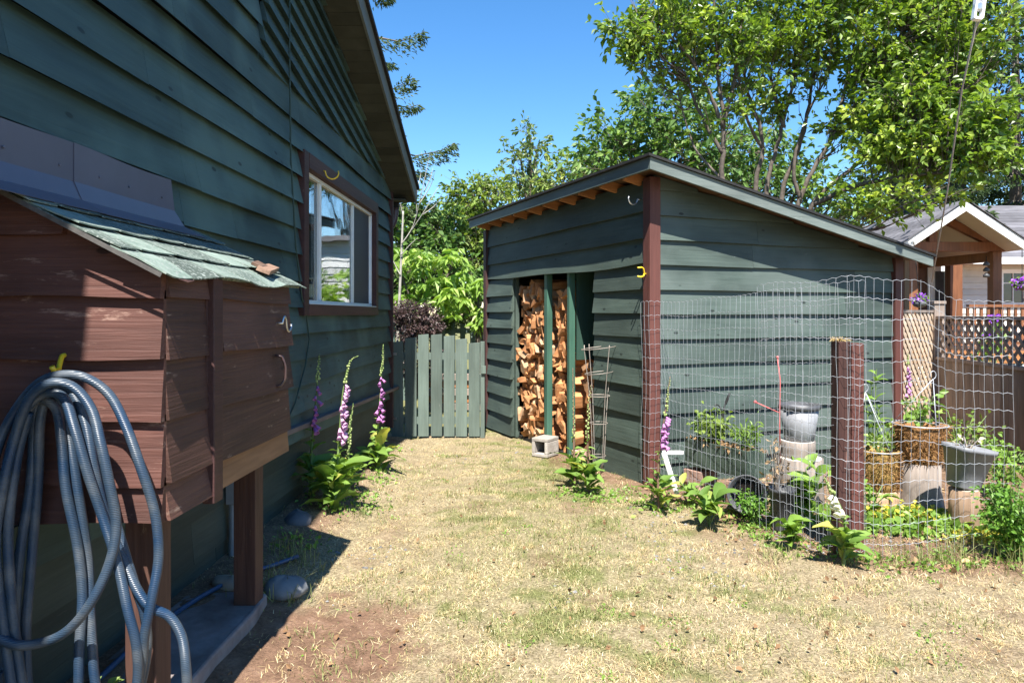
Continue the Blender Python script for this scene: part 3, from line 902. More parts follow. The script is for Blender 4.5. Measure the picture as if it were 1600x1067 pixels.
# firewood: split pieces stacked in the three bays
def split_log(seed, r, L):
    rs = random.Random(seed)
    kind = seed % 3
    if kind == 0: angs = [(-25, 1.15), (10, 1.0), (40, 1.05), (80, 1.2), (215, .35)]
    elif kind == 1: angs = [(0, 1.25), (60, .7), (125, 1.1), (170, 1.0), (270, .5)]
    else: angs = [(15, 1.25), (60, .55), (150, 1.2), (190, 1.05), (280, .4), (340, .8)]
    pr = [(r * q * rs.uniform(.9, 1.1) * math.cos(R(a + rs.uniform(-8, 8))), r * q * math.sin(R(a)) * rs.uniform(.9, 1.1)) for a, q in angs]
    mx = sum(p[0] for p in pr) / len(pr); mz = sum(p[1] for p in pr) / len(pr)
    pr = [(p[0] - mx, p[1] - mz) for p in pr]
    m = MB(); n = len(pr)
    secs = []
    for i, y in enumerate((0, .12, .24, L)):
        k = rs.uniform(.95, 1.05)
        secs += [(p[0] * k + rs.uniform(-.004, .004), y + (rs.uniform(-.03, .03) * r / .08 if i == 0 else 0), p[1] * k + rs.uniform(-.004, .004)) for p in pr]
    fs = [tuple(range(n))]
    for i in range(3):
        for k in range(n):
            fs.append((i * n + k, (i + 1) * n + k, (i + 1) * n + (k + 1) % n, i * n + (k + 1) % n))
    fs.append(tuple(3 * n + k for k in range(n - 1, -1, -1)))
    m.add(secs, fs, smooth=False)
    return m
fm = [wood('fresh split wood ' + n_, a, b, HY, 12, .75, .5, tint_amt=.3, stain=.4) for n_, a, b in
      (('pale', (.52, .31, .17), (.66, .43, .26)), ('orange', (.38, .16, .06), (.54, .26, .11)), ('brown', (.26, .13, .065), (.40, .22, .115)))]
rzl = math.atan2(-SS.x, SS.y)
def bay(ua, ub, z0, z1, r, s_in, proto_r, L, label, group, mats, seed, jit):
    rs = random.Random(seed)
    prot = []
    for k in range(9):
        o = split_log(seed + k, proto_r * (.78, 1.0, 1.22, .9, 1.1, .7, 1.0, 1.15, .85)[k], L).build('firewood_log', mats[k % len(mats)])
        prot.append(o)
    used = set(); n = 0
    z = z0 + r * .7; row = 0
    while z < z1 - r * .4:
        u = ua + r * (.6 if row % 2 else 1.0)
        while u < ub - r * .5:
            k = rs.randrange(9)
            o = prot[k]
            if k in used:
                o = prot[k].copy(); col.objects.link(o)
            used.add(k)
            o.location = SP(u + rs.uniform(-.01, .01), s_in + rs.uniform(-jit, jit), z + rs.uniform(-.01, .01))
            o.rotation_euler = (R(rs.uniform(-9, 9)), R(rs.uniform(0, 360)), rzl + R(rs.uniform(-15, 15)))
            tag(o, label, 'firewood', group)
            n += 1
            u += r * 1.62 * rs.uniform(.8, 1.2)
        z += r * 1.42; row += 1
    for k in range(9):
        if k not in used: bpy.data.objects.remove(prot[k])
    return n
n1 = bay(2.13, 2.97, -.04, 1.90, .058, .07, .074, .36, 'split firewood log in the wide stack left of the green post', 'firewood left of the post', [fm[0], fm[1], fm[1]], 100, .05)
n2 = bay(1.59, 2.02, -.04, 1.80, .076, .09, .092, .36, 'split firewood log in the narrow stack between two green posts', 'firewood between the posts', [fm[1], fm[1], fm[1]], 200, .045)
n3 = bay(.93, 1.48, -.04, 1.00, .080, .16, .096, .36, 'split firewood log in the low stack under the dark green partition', 'firewood under the partition', [fm[1], fm[2], fm[2]], 300, .05)
print("logs", n1, n2, n3)
# ------------------------------------------------------------------ ground
rng = np.random.default_rng(11)
def fbm(x, y, s, seed, octv=4):
    r = np.random.default_rng(seed); v = 0; a = 1.0; tot = 0
    for o in range(octv):
        for _ in range(5):
            an = r.uniform(0, 6.283); k = s * 2 ** o * r.uniform(.7, 1.3)
            v = v + a * np.sin(x * k * math.cos(an) + y * k * math.sin(an) + r.uniform(0, 6.283)) / 2.2
        tot += a; a *= .6
    return v / tot
def npsst(a, b, x):
    t = np.clip((x - a) / (b - a), 0, 1); return t * t * (3 - 2 * t)
def gnp(x, y):
    z = -0.10 * npsst(5.0, 9.0, y)
    z = z + 0.10 * npsst(-1.05, -1.60, x) * (1 - npsst(8.2, 8.8, y)) if False else z + 0.10 * (1 - npsst(-1.60, -1.05, x)) * (1 - npsst(8.2, 8.8, y))
    return z + 0.012 * np.sin(x * 2.3 + 1.0) * np.sin(y * 1.7) + 0.006 * np.sin(x * 5.1 + y * 4.3)
def g(x, y):
    return float(gnp(np.array(x, dtype=float), np.array(y, dtype=float)))
FA = Vector((1.13, 5.93, 0)); FP = Vector((2.02, 4.27, 0))
def garden(x, y):
    """how far a point lies behind the wire fence line (positive = inside the garden bed)"""
    d = (FP - FA).normalized(); n_ = np.array((-d.y, d.x))
    da = (x - FA.x) * n_[0] + (y - FA.y) * n_[1]
    db = y - 4.2
    return np.where(x > FP.x, np.minimum(db + 0 * da, 9), np.where(y < 4.27, np.minimum(da, db), da))
def soilmask(x, y):
    n = fbm(x, y, 2.2, 3); n2 = fbm(x, y, 9, 4)
    s = 1.1 - np.sqrt(((x + .98) / .55) ** 2 + ((y - 2.95) / .62) ** 2) + (.34 * n + .30 * n2 + .16 * fbm(x, y, 30, 8))
    s = np.clip(s * 2.2, 0, 1)
    gd = garden(x, y)
    b = np.clip((gd + .42 + .16 * n + .08 * n2) * 3.2, 0, 1) * .92 * (y < 12) * (x > .25)
    w = np.clip((-1.30 - x + .14 * n) * 4, 0, .8) * (y < 8.8)
    th = .5 * npsst(.30, .85, .6 * fbm(x, y, 1.25, 51) + .65 * fbm(x, y, 5, 52)) * (y < 11) * (y > 0)
    return np.maximum(np.maximum(s, b), np.maximum(w, th))
def greenmask(x, y):
    n = .45 * fbm(x, y, 1.7, 9) + .7 * fbm(x, y, 7, 10) + .8 * fbm(x, y, 19, 12)
    ctr = np.exp(-((x - .05 - .06 * (y - 4)) / .75) ** 2) * npsst(2.6, 4.0, y)
    m = .75 * npsst(.25, 1.3, n + .5 * ctr - .3 * (x > 1.6)) + .22 * ctr
    return np.where(y > 9.2, np.maximum(m, .75), m)
def axis(lo, hi, st, far):
    a = list(np.arange(lo, hi, st)); s = st; v = hi
    r = []
    while v < far: r.append(v); s *= 1.35; v += s
    s = st; v = lo; l = []
    while v > -far: s *= 1.35; v -= s; l.append(v)
    return np.array(l[::-1] + a + r + [far * 1.2])
gx_, gy_ = axis(-2.2, 4.4, .03, 900), axis(1.4, 10.5, .03, 900)
XX, YY = np.meshgrid(gx_, gy_)
ZZ = gnp(XX, YY) + .006 * fbm(XX, YY, 14, 5) * ((YY < 12) & (YY > 0))
V = np.stack([XX, YY, ZZ], -1).reshape(-1, 3)
nx, ny = len(gx_), len(gy_)
i = (np.arange(ny - 1)[:, None] * nx + np.arange(nx - 1)[None, :]).ravel()
Fq = np.stack([i, i + 1, i + nx + 1, i + nx], -1)
gm_, nt, b = new_mat('dry lawn and soil'); L = nt.links
tc = N(nt, "ShaderNodeTexCoord")
def noise(sc, det=6, rg=.6, vec=None):
    n = N(nt, "ShaderNodeTexNoise"); n.inputs["Scale"].default_value = sc; n.inputs["Detail"].default_value = det; n.inputs["Roughness"].default_value = rg
    L.new(vec or tc.outputs["Object"], n.inputs["Vector"]); return n.outputs[0]
n_f, n_m, n_c = noise(70, 5, .7), noise(9, 6, .65), noise(1.6, 4, .6)
r1 = ramp(nt, [(.30, (.10, .076, .048)), (.48, (.25, .20, .12)), (.66, (.42, .35, .23))]); L.new(n_f, r1.inputs[0])
r2 = ramp(nt, [(.3, .72), (.7, 1.18)]); L.new(n_m, r2.inputs[0])
straw = mix(nt, 1.0, r1.outputs[0], r2.outputs[0], 'MULTIPLY')
r3 = ramp(nt, [(.3, (.11, .066, .042)), (.55, (.195, .118, .077)), (.8, (.28, .19, .135))]); L.new(n_m, r3.inputs[0])
r3b = ramp(nt, [(.35, .75), (.65, 1.2)]); L.new(n_f, r3b.inputs[0])
soil = mix(nt, 1.0, r3.outputs[0], r3b.outputs[0], 'MULTIPLY')
r4 = ramp(nt, [(.3, (.07, .085, .025)), (.7, (.17, .18, .06))]); L.new(n_f, r4.inputs[0])
a_s = N(nt, "ShaderNodeAttribute", attribute_name="soil"); a_g = N(nt, "ShaderNodeAttribute", attribute_name="green")
c = mix(nt, a_g.outputs["Fac"], straw, r4.outputs[0]); c = mix(nt, a_s.outputs["Fac"], c, soil)
L.new(c, b.inputs["Base Color"]); b.inputs["Roughness"].default_value = .95; b.inputs["Specular IOR Level"].default_value = .15
bp = N(nt, "ShaderNodeBump"); bp.inputs["Strength"].default_value = .8; bp.inputs["Distance"].default_value = .02
L.new(n_f, bp.inputs["Height"]); L.new(bp.outputs[0], b.inputs["Normal"])
ground = np_mesh('ground', V, Fq, np.zeros(len(V)), gm_, smooth=True)
for nm, fn in (("soil", soilmask), ("green", greenmask)):
    a = ground.data.attributes.new(nm, 'FLOAT', 'POINT')
    a.data.foreach_set("value", fn(V[:, 0].astype(float), V[:, 1].astype(float)).astype(np.float32))
ground["kind"] = "structure"

# ------------------------------------------------------------------ grass
def inside_shed(x, y):
    dx, dy = x - A.x, y - A.y
    u = dx * SD.x + dy * SD.y; s = dx * SS.x + dy * SS.y
    return (u > -.05) & (u < LF + .05) & (s > -.02) & (s < LS + .05)
def scatter(n, x0, x1, y0, y1, pw=1.2):
    out = []
    q = rng.random(n)
    a = 1 - pw
    y = (y0 ** a + q * (y1 ** a - y0 ** a)) ** (1 / a)
    x = rng.uniform(x0, x1, n)
    return x, y
def blades(name, x, y, length, width, lean, tint, mat, label=None):
    n = len(x)
    z = gnp(x, y) - .004
    az = rng.uniform(0, 2 * math.pi, n)
    ln = lean
    d = np.stack([np.cos(az) * np.sin(ln), np.sin(az) * np.sin(ln), np.cos(ln)], -1)
    wdir = np.stack([-np.sin(az + rng.uniform(-.8, .8, n)), np.cos(az), rng.uniform(-.3, .3, n)], -1)
    wdir /= np.linalg.norm(wdir, axis=1)[:, None]
    p = np.stack([x, y, z], -1)
    a = p - wdir * (width / 2)[:, None]; b_ = p + wdir * (width / 2)[:, None]
    mid = p + d * (length * .6)[:, None]
    tip = p + d * length[:, None] * np.array([1.08, 1.08, .72])
    m1 = mid - wdir * (width * .38)[:, None]; m2 = mid + wdir * (width * .38)[:, None]
    Vv = np.stack([a, b_, m2, m1, tip], 1).reshape(-1, 3)
    k = np.arange(n) * 5
    Ff = np.concatenate([np.stack([k, k + 1, k + 2], -1), np.stack([k, k + 2, k + 3], -1), np.stack([k + 3, k + 2, k + 4], -1)])
    o = np_mesh(name, Vv, Ff, np.repeat(tint, 5), mat)
    tag(o, label, None, kind="stuff")
    return o
M['straw'] = leaf_mat('dry straw', (.23, .145, .070), (.56, .445, .235), (.74, .65, .44), .7, .15, .2)
M['grass'] = leaf_mat('green grass', (.10, .12, .035), (.32, .33, .14), None, .6, .25, .25)
x, y = scatter(400000, -1.75, 4.2, 2.1, 9.3, 1.5)
sm_, gmk = soilmask(x, y), greenmask(x, y)
keep = (~inside_shed(x, y)) & (rng.random(len(x)) > sm_ * .93) & (x < 4.2) & ((x + .22 * y < 4.4)) & (x > -.82 * y)
keep &= ~((x < -1.25) & (y < 3.45))
keep &= rng.random(len(x)) < .30 + .75 * npsst(-.5, .35, fbm(x, y, 11, 41) + .6 * fbm(x, y, 26, 42))
x, y, gmk = x[keep], y[keep], gmk[keep]
gr = rng.random(len(x)) < gmk * .6 + .07
xa, ya = x[~gr], y[~gr]; n = len(xa)
blades('dry_grass', xa, ya, rng.uniform(.010, .038, n), rng.uniform(.0013, .0032, n), np.clip(rng.normal(1.12, .32, n), .2, 1.5), np.clip(rng.normal(.55, .28, n) + .20 * fbm(xa, ya, 2.4, 31) + .12 * fbm(xa, ya, 9, 32), 0, 1), M['straw'])
xa, ya = x[gr], y[gr]; n = len(xa)
blades('green_grass', xa, ya, rng.uniform(.02, .055, n), rng.uniform(.002, .004, n), np.clip(rng.normal(.8, .35, n), .1, 1.4), np.clip(rng.normal(.55, .25, n), 0, 1), M['grass'])
# tufts: along the house wall, by the stone, fence foot, and in the lawn
tx, ty, tl = [], [], []
tufts = [(-1.36, 3.62, .14), (-1.30, 3.5, .12), (-1.42, 4.1, .12), (-1.33, 4.0, .10), (-1.2, 5.0, .1), (1.55, 4.2, .1), (2.5, 4.1, .16), (2.7, 4.2, .18), (2.3, 4.15, .1), (3.0, 4.05, .2), (2.95, 3.95, .2), (.35, 4.3, .06), (-.4, 5.25, .06), (-.35, 4.0, .06), (1.1, 3.8, .06), (-.7, 3.55, .06), (.95, 4.15, .05), (.62, 4.9, .06), (1.9, 3.7, .06), (-.2, 3.25, .06), (1.35, 3.3, .05), (2.15, 3.3, .06)]
for k in range(150):
    tufts.append((random.uniform(-1.0, 2.6), random.uniform(2.6, 8.5), random.uniform(.03, .05)))
for (a, b_, l) in tufts:
    if bool(inside_shed(np.array(a), np.array(b_))): continue
    q = 60 if l > .07 else 45
    tx += list(rng.normal(a, .05 + l * .3, q)); ty += list(rng.normal(b_, .04 + l * .2, q)); tl += [l] * q
tx, ty, tl = map(np.array, (tx, ty, tl)); n = len(tx)
blades('grass_tufts', tx, ty, tl * rng.uniform(.6, 1.6, n), rng.uniform(.003, .005, n), np.clip(rng.normal(.5, .3, n), .05, 1.3), np.clip(rng.normal(.45, .25, n), 0, 1), M['grass'])
tx, ty = [], []
for k in range(420):
    a, b_ = random.uniform(-1.25, 3.2), random.uniform(2.3, 1.0) + 5.2 * random.random() ** 1.4
    if b_ < 2.3 or bool(inside_shed(np.array(a), np.array(b_))) or (a < -1.1 and b_ < 3.6): continue
    q = random.randint(18, 60); sp_ = random.uniform(.015, .045)
    tx += list(rng.normal(a, sp_, q)); ty += list(rng.normal(b_, sp_, q))
tx, ty = np.array(tx), np.array(ty); n = len(tx)
blades('dry_grass_tufts', tx, ty, rng.uniform(.02, .055, n), rng.uniform(.0015, .003, n), np.clip(rng.normal(.75, .35, n), .05, 1.4), np.clip(rng.normal(.62, .25, n), 0, 1), M['straw'])
# straw, clippings and needles lying loose on the soil and along the wall
x, y = scatter(26000, -1.7, 3.6, 2.2, 8.8, 1.3)
sm_ = soilmask(x, y); keep = (rng.random(len(x)) < np.clip(sm_, .05, .5)) & (~inside_shed(x, y)) & ~((x < -1.2) & (y < 3.42))
x, y = x[keep], y[keep]; n = len(x)
blades('loose_straw', x, y, rng.uniform(.012, .055, n), rng.uniform(.0012, .0026, n), np.clip(rng.normal(1.45, .1, n), 1.1, 1.56), np.clip(rng.normal(.45, .3, n), 0, 1), M['straw'])
# small gravel
x, y = scatter(3600, -1.2, 3.6, 2.3, 8.5, 1.3)
keep = (fbm(x, y, 1.7, 77) + (x > .8) * .5 > .55) & (~inside_shed(x, y)); x, y = x[keep], y[keep]; n = len(x)
s_ = rng.uniform(.004, .014, n); z = gnp(x, y)
base = np.array([(1, 0, 0), (-.5, .8, 0), (-.5, -.8, 0), (.1, .1, .8), (.7, .6, .2), (-.9, 0, .35)])
Vv = np.stack([x, y, z], -1)[:, None, :] + base[None] * s_[:, None, None] * rng.uniform(.7, 1.3, (n, 6, 3))
k = np.arange(n)[:, None] * 6
Ff = np.concatenate([k + np.array(t) for t in ((0, 4, 3), (4, 1, 3), (1, 5, 3), (5, 2, 3), (2, 0, 3), (0, 1, 4), (1, 2, 5))])
tag(np_mesh('gravel', Vv.reshape(-1, 3), Ff, np.repeat(rng.random(n), 6), rough_mat('gravel', (.09, .09, .095), (.20, .195, .19), 60, .85, .1, tint_amt=.5)), None, None, kind='stuff')

# ------------------------------------------------------------------ foliage tools
def leaf_cloud(C, size, up=.7, droop=.25, aspect=.5, out=None, fold=.25):
    """folded leaf blades at points C: returns vertices, faces, and the leaf index"""
    C = np.asarray(C, dtype=float); n = len(C)
    size = np.broadcast_to(size, n)
    d = rng.normal(size=(n, 3)); 
    if out is not None: d = d * .7 + out
    d[:, 2] -= droop * np.abs(d[:, 2]) + droop
    d /= np.linalg.norm(d, axis=1)[:, None]
    nr = rng.normal(size=(n, 3)) * .75; nr[:, 2] += up; nr[:, 1] -= up * .35
    s = np.cross(d, nr); s /= np.linalg.norm(s, axis=1)[:, None] + 1e-9
    nr = np.cross(s, d)
    l = size[:, None]
    a = C; t = C + d * l - np.array([0, 0, 1]) * l * .12
    m = C + d * l * .45
    w = s * l * aspect * .5
    f = nr * l * fold * .5
    Vv = np.stack([a, m + w + f, t, m - w + f, m + d * l * .22 + w * .72 + f * .6, m + d * l * .22 - w * .72 + f * .6], 1).reshape(-1, 3)
    k = np.arange(n) * 6
    Ff = np.concatenate([np.stack([k, k + 1, k + 4], -1), np.stack([k, k + 4, k + 2], -1), np.stack([k, k + 2, k + 5], -1), np.stack([k, k + 5, k + 3], -1)])
    return Vv, Ff
def crown(name, C, size, mat, parent, up=.7, droop=.25, aspect=.5, ctint=None, out=None):
    Vv, Ff = leaf_cloud(C, size, up, droop, aspect, out)
    n = len(C)
    t = rng.normal(.45, .2, n) if ctint is None else ctint + rng.normal(0, .14, n)
    return np_mesh(name, Vv, Ff, np.repeat(np.clip(t, 0, 1), 6), mat, parent)
def ell(cx, cy, cz, rx, ry, rz, n, shell=.5):
    p = rng.normal(size=(n, 3)); p /= np.linalg.norm(p, axis=1)[:, None]
    r = rng.random(n) ** (1 / (3 + 3 * shell))
    return np.array([cx, cy, cz]) + p * r[:, None] * np.array([rx, ry, rz])
def tree(name, label, base, stems, blobs, leaf, mat, bark, per=26, spread=.34, twig=.012, group=None, aspect=.55, up=.7, droop=.3, palmate=False, cat='tree', rise=.15):
    """stems: list of (points, r0, r1). blobs: (px, py, Y, rx_px, ry_px, ry_m, clusters)"""
    root = thing(name, label, cat, base, group)
    mb = MB(); samples = []; rad = []
    for pts, r0, r1 in stems:
        P = smoothpath([Vector(p) for p in pts], 6)
        m = len(P)
        for i_, p in enumerate(P): samples.append(p); rad.append(r0 + (r1 - r0) * i_ / m)
        P = [p + Vector((random.uniform(-1, 1), random.uniform(-1, 1), 0)) * r0 * .25 for p in P]
        mb.tube(P, [r0 + (r1 - r0) * i_ / (m - 1) for i_ in range(m)], 7)
    S = np.array(samples)
    cl = []
    for (px, py, Y, rx, ry, rm, n) in blobs:
        c = at(px, py, Y)
        cl.append(ell(c.x, c.y, c.z, rx / F * Y, rm, ry / F * Y, n))
    cl = np.concatenate(cl)
    cen = []; out = []; tin = []
    for c in cl:
        dv = c - S; dist = np.linalg.norm(dv, axis=1) + np.maximum(0, -(dv[:, 2]) + rise) * 2.5
        j = int(np.argmin(dist)); p = S[j]
        dd = c - p
        mid = p + dd * .55 + np.array([0, 0, -.10 * np.linalg.norm(dd)]) + rng.normal(size=3) * .05 * np.linalg.norm(dd)
        r_ = min(rad[j] * .6, twig * (.8 + .5 * np.linalg.norm(dd)))
        mb.tube([p, mid, c, c + dd * .12], [r_, r_ * .6, r_ * .35, r_ * .2], 4, cap=False)
        ct = rng.normal(.45, .24)
        if palmate:
            k = per
            az = np.arange(7) / 7 * 5.4 + rng.uniform(0, 6)
            for _ in range(k):
                q = c + rng.normal(size=3) * spread * np.array([1, 1, .7])
                a0 = rng.uniform(0, 6.28)
                for a in range(7):
                    an = a0 + a * .87
                    cen.append(q); out.append((math.cos(an) * 2.2, math.sin(an) * 2.2 - .3, -.5)); tin.append(ct)
        else:
            k = int(per * rng.uniform(.6, 1.4))
            t = rng.random(k)[:, None]
            line = p + dd * (.55 + .5 * t)
            q = line + rng.normal(size=(k, 3)) * spread * (.35 + .65 * t) * np.array([1, 1, .8])
            ns = max(3, k // 6); i0 = 0
            for s_i in range(ns):
                kk = k // ns
                st_ = p + dd * rng.uniform(.55, 1.05); od = rng.normal(size=3) * np.array([1, 1, .7]) + dd / (np.linalg.norm(dd) + .01) * .8
                od /= np.linalg.norm(od); en = st_ + od * spread * rng.uniform(.8, 2.0)
                mb.tube([st_, en], [r_ * .28, r_ * .12], 3, cap=False)
                tt = rng.uniform(.15, 1.05, kk)[:, None]
                cen += list(st_ + (en - st_) * tt + rng.normal(size=(kk, 3)) * .018); out += [od * 1.1] * kk; tin += [ct] * kk
    mb.build('trunk', bark, root)
    n = len(cen)
    crown('crown', np.array(cen), leaf * rng.uniform(.6, 1.25, n), mat, root, up, droop, aspect, np.array(tin), np.array(out))
    return root
def conifer(name, label, base, h, rmax, mat, bark, whorls, group=None, per=5, spray=.5, z0=.1, dens=1.0, nl=(.10, .26)):
    root = thing(name, label, 'tree', base, group)
    mb = MB(); bx, by, bz = base
    mb.tube([(bx, by, bz - .1), (bx + .05, by, bz + h * .5), (bx, by, bz + h)], [h * .016, h * .009, .015], 8)
    cen, out = [], []
    for w in range(whorls):
        f = z0 + (1 - z0) * (w + .5) / whorls
        R_ = rmax * (1 - f) ** .8 * random.uniform(.85, 1.1) + .15
        for k in range(per):
            a = 2 * math.pi * (k + random.random() * .7) / per + w * 1.1
            r_ = R_ * random.uniform(.75, 1.1)
            z = bz + h * f
            dr = .30 * r_
            P = []
            for t in (0, .3, .6, .85, 1):
                P.append(Vector((bx + math.cos(a) * r_ * t, by + math.sin(a) * r_ * t, z - dr * math.sin(t * 2.2) + .1 * r_ * t * t)))
            mb.tube(P, [.03 + .006 * r_, .022, .014, .008, .004], 4, cap=False)
            n = int(95 * r_ * dens)
            t = rng.random(n) ** .75
            for q in t:
                s_ = q * 4; i_ = min(3, int(s_ * .999)); 
                p = P[i_].lerp(P[i_ + 1], s_ - i_)
                wdt = spray * r_ * .30 * (1 - abs(q - .45)) * rng.normal()
                cen.append((p.x - math.sin(a) * wdt, p.y + math.cos(a) * wdt, p.z - abs(wdt) * .25 - rng.random() * .12))
                sg = 1 if wdt > 0 else -1
                out.append((math.cos(a) * 1.2 - math.sin(a) * sg * .8, math.sin(a) * 1.2 + math.cos(a) * sg * .8, -.25))
    mb.build('trunk', bark, root)
    n = len(cen)
    crown('crown', np.array(cen), rng.uniform(nl[0], nl[1], n), mat, root, .9, .15, .36, None, np.array(out))
    return root
M['leaf_main'] = leaf_mat('broad green leaves', (.065, .125, .018), (.20, .30, .042), (.36, .44, .08), .36, .38, .5)
M['leaf_maple'] = leaf_mat('maple leaves', (.05, .11, .03), (.13, .23, .055), (.22, .30, .08), .5, .3, .3)
M['leaf_bright'] = leaf_mat('bright compound leaves', (.13, .24, .04), (.27, .40, .085), (.38, .48, .13), .45, .36, .4)
M['leaf_hedge'] = leaf_mat('yellow green leaves', (.09, .16, .028), (.22, .30, .065), (.33, .37, .10), .5, .32, .3)
M['leaf_alder'] = leaf_mat('grey green leaves', (.08, .13, .045), (.17, .24, .085), (.28, .33, .15), .45, .3, .4)
M['needle'] = leaf_mat('fir needles', (.018, .038, .015), (.05, .085, .03), (.085, .12, .045), .6, .15, .25)
M['needle_sun'] = leaf_mat('spruce needles', (.035, .06, .02), (.085, .12, .04), (.14, .17, .06), .6, .2, .25)
M['plum'] = leaf_mat('dark purple leaves', (.03, .018, .018), (.085, .05, .05), (.20, .15, .14), .4, .15, .5)

GZ = -.1
def gp(px, Y): 
    v = at(px, 490, Y); return (v.x, Y, g(v.x, Y) - .02)
random.seed(5)
# slender-stemmed tree behind the ridge of the woodshed
tree('broadleaf_tree', 'slender tree with one bare pale stem rising just behind the woodshed ridge', gp(1130, 11.4),
     [([gp(1130, 11.4), at(1130, 400, 11.4), at(1128, 280, 11.4), at(1131, 200, 11.4), at(1122, 110, 11.5), at(1112, -60, 11.6)],   .06, .02),
      ([at(1131, 200, 11.4), at(1100, 130, 11.3), at(1060, 70, 11.1), at(1000, 30, 10.9)], .04, .012),
      ([at(1129, 240, 11.4), at(1090, 170, 11.5), at(1065, 110, 11.3), at(985, 60, 11.0)], .035, .010),
      ([at(1130, 190, 11.4), at(1150, 110, 11.6), at(1160, 10, 11.8)], .04, .015),
      ([at(1128, 280, 11.4), at(1085, 230, 11.6), at(1060, 150, 11.6)], .025, .01)],
     [(985, 50, 11, 42, 22, .5, 16), (1000, 85, 11, 42, 22, .4, 12), (1050, 30, 11.2, 60, 40, .7, 34), (1110, 40, 11.5, 70, 60, .8, 46), (1075, 105, 11.4, 55, 25, .5, 14), (1160, 90, 11.6, 40, 50, .7, 18), (1090, -40, 11.6, 130, 40, 1.0, 30), (1125, 165, 11.4, 45, 30, .5, 8)],
     .125, M['leaf_main'], M['bark'], per=34, spread=.22, rise=.5, twig=.009)
# multi-stemmed tree on the right
b0 = gp(1225, 12.2)
tree('broadleaf_tree', 'large multi stemmed tree with dense crown leaning over the far end of the woodshed', b0,
     [([b0, at(1190, 420, 12.1), at(1180, 300, 12.0), at(1192, 220, 12.0), at(1165, 130, 11.9), at(1145, 0, 11.9)], .06, .016),
      ([b0, at(1210, 420, 12.2), at(1198, 300, 12.2), at(1218, 215, 12.2), at(1240, 120, 12.2), at(1250, -20, 12.2)], .06, .016),
      ([b0, at(1225, 400, 12.3), at(1222, 300, 12.3), at(1252, 220, 12.3), at(1270, 130, 12.3), at(1300, 0, 12.3)], .06, .016),
      ([b0, at(1240, 400, 12.2), at(1250, 310, 12.1), at(1295, 225, 12.0), at(1345, 150, 11.7), at(1410, 50, 11.4)], .06, .016),
      ([b0, at(1255, 400, 12.0), at(1270, 320, 11.8), at(1335, 260, 11.5), at(1400, 205, 11.0), at(1490, 150, 10.6)], .06, .016),
      ([at(1270, 320, 11.8), at(1340, 290, 11.3), at(1420, 275, 10.8), at(1500, 268, 10.4)], .05, .015),
      ([at(1190, 230, 12.0), at(1165, 180, 11.8), at(1150, 90, 11.6)], .035, .012), ([at(1225, 200, 12.2), at(1205, 130, 12.1), at(1195, 30, 12.1)], .035, .012),
      ([at(1250, 310, 12.1), at(1240, 260, 12.1), at(1262, 180, 12.1), at(1310, 90, 12)], .04, .012), ([at(1295, 225, 12.0), at(1320, 140, 12), at(1340, 40, 12)], .04, .012)],
     [(1190, 40, 12, 60, 50, .9, 34), (1260, 50, 12, 70, 60, 1.0, 46), (1340, 60, 11.8, 70, 70, 1.0, 54), (1430, 60, 11.4, 70, 80, 1.0, 66), (1515, 60, 10.8, 62, 80, 1.0, 48),
      (1350, 160, 11.6, 50, 50, .8, 36), (1430, 170, 11.0, 60, 60, .9, 54), (1510, 170, 10.6, 58, 60, .9, 40), (1370, 230, 11.2, 40, 30, .6, 18), (1450, 245, 10.8, 60, 36, .7, 30), (1530, 245, 10.3, 50, 32, .7, 20), (1370, 305, 10.8, 40, 20, .5, 9), (1490, 300, 10.3, 50, 16, .4, 7), (1320, 300, 11.5, 25, 30, .4, 6),
      (1330, -50, 12, 220, 60, 1.4, 60), (1500, -40, 11, 90, 60, 1.2, 30), (1220, 140, 12, 50, 40, .7, 14)],
     .125, M['leaf_main'], M['bark'], per=46, spread=.24, rise=.55, twig=.009)
# rounded maples behind the shed
def maple(label, cx, Y, blobs, mat='leaf_maple', leaf=.2, per=26, spread=.5, name='maple_tree', grp=None, **kw):
    b0 = gp(cx, Y); ty = min(b_[1] for b_ in blobs)
    st = [([b0, at(cx - 5, 420, Y), at(cx + 4, (420 + ty) / 2 + 20, Y), at(cx, ty + 10, Y)], .16, .03)]
    for b_ in blobs:
        st.append(([at(cx, min(470, b_[1] + 120), Y), at((cx + b_[0]) / 2, b_[1] + 55, Y), at(b_[0], b_[1], b_[2])], .07, .02))
    return tree(name, label, b0, st, blobs, leaf, M[mat], M['bark'], per=per, spread=spread, twig=.02, group=grp, **kw)
maple('rounded green maple tree directly behind the woodshed ridge', 1040, 17.5, [(1030, 190, 17.5, 65, 45, 1.4, 50), (970, 225, 17.5, 55, 35, 1.2, 36), (1100, 220, 17.5, 60, 60, 1.4, 46), (1060, 260, 17, 90, 35, 1.2, 36), (940, 265, 17, 40, 25, .8, 16)])
maple('shaded maple tree seen between the stems of the large tree', 1210, 19.5, [(1190, 240, 19, 70, 50, 1.4, 40), (1250, 280, 19, 60, 40, 1.2, 26), (1150, 290, 18.5, 60, 30, 1.2, 26), (1300, 320, 19, 60, 30, 1.2, 24)])
maple('yellow green tree at the left end of the shed roof', 900, 19, [(920, 265, 19, 30, 32, .9, 22), (880, 285, 19, 35, 25, .9, 22), (940, 280, 19, 30, 20, .8, 12)], mat='leaf_hedge', leaf=.16)
maple('tall narrow tree with small grey green leaves between house and woodshed', 828, 20, [(828, 215, 20, 9, 32, .5, 7), (838, 240, 20, 18, 20, .6, 9), (812, 235, 20, 20, 12, .6, 6), (825, 270, 20, 36, 22, .8, 18), (845, 290, 20, 34, 22, .8, 16), (790, 290, 20, 28, 22, .8, 9), (815, 315, 20, 55, 20, .9, 20)], mat='leaf_alder', leaf=.17, per=16, spread=.3)
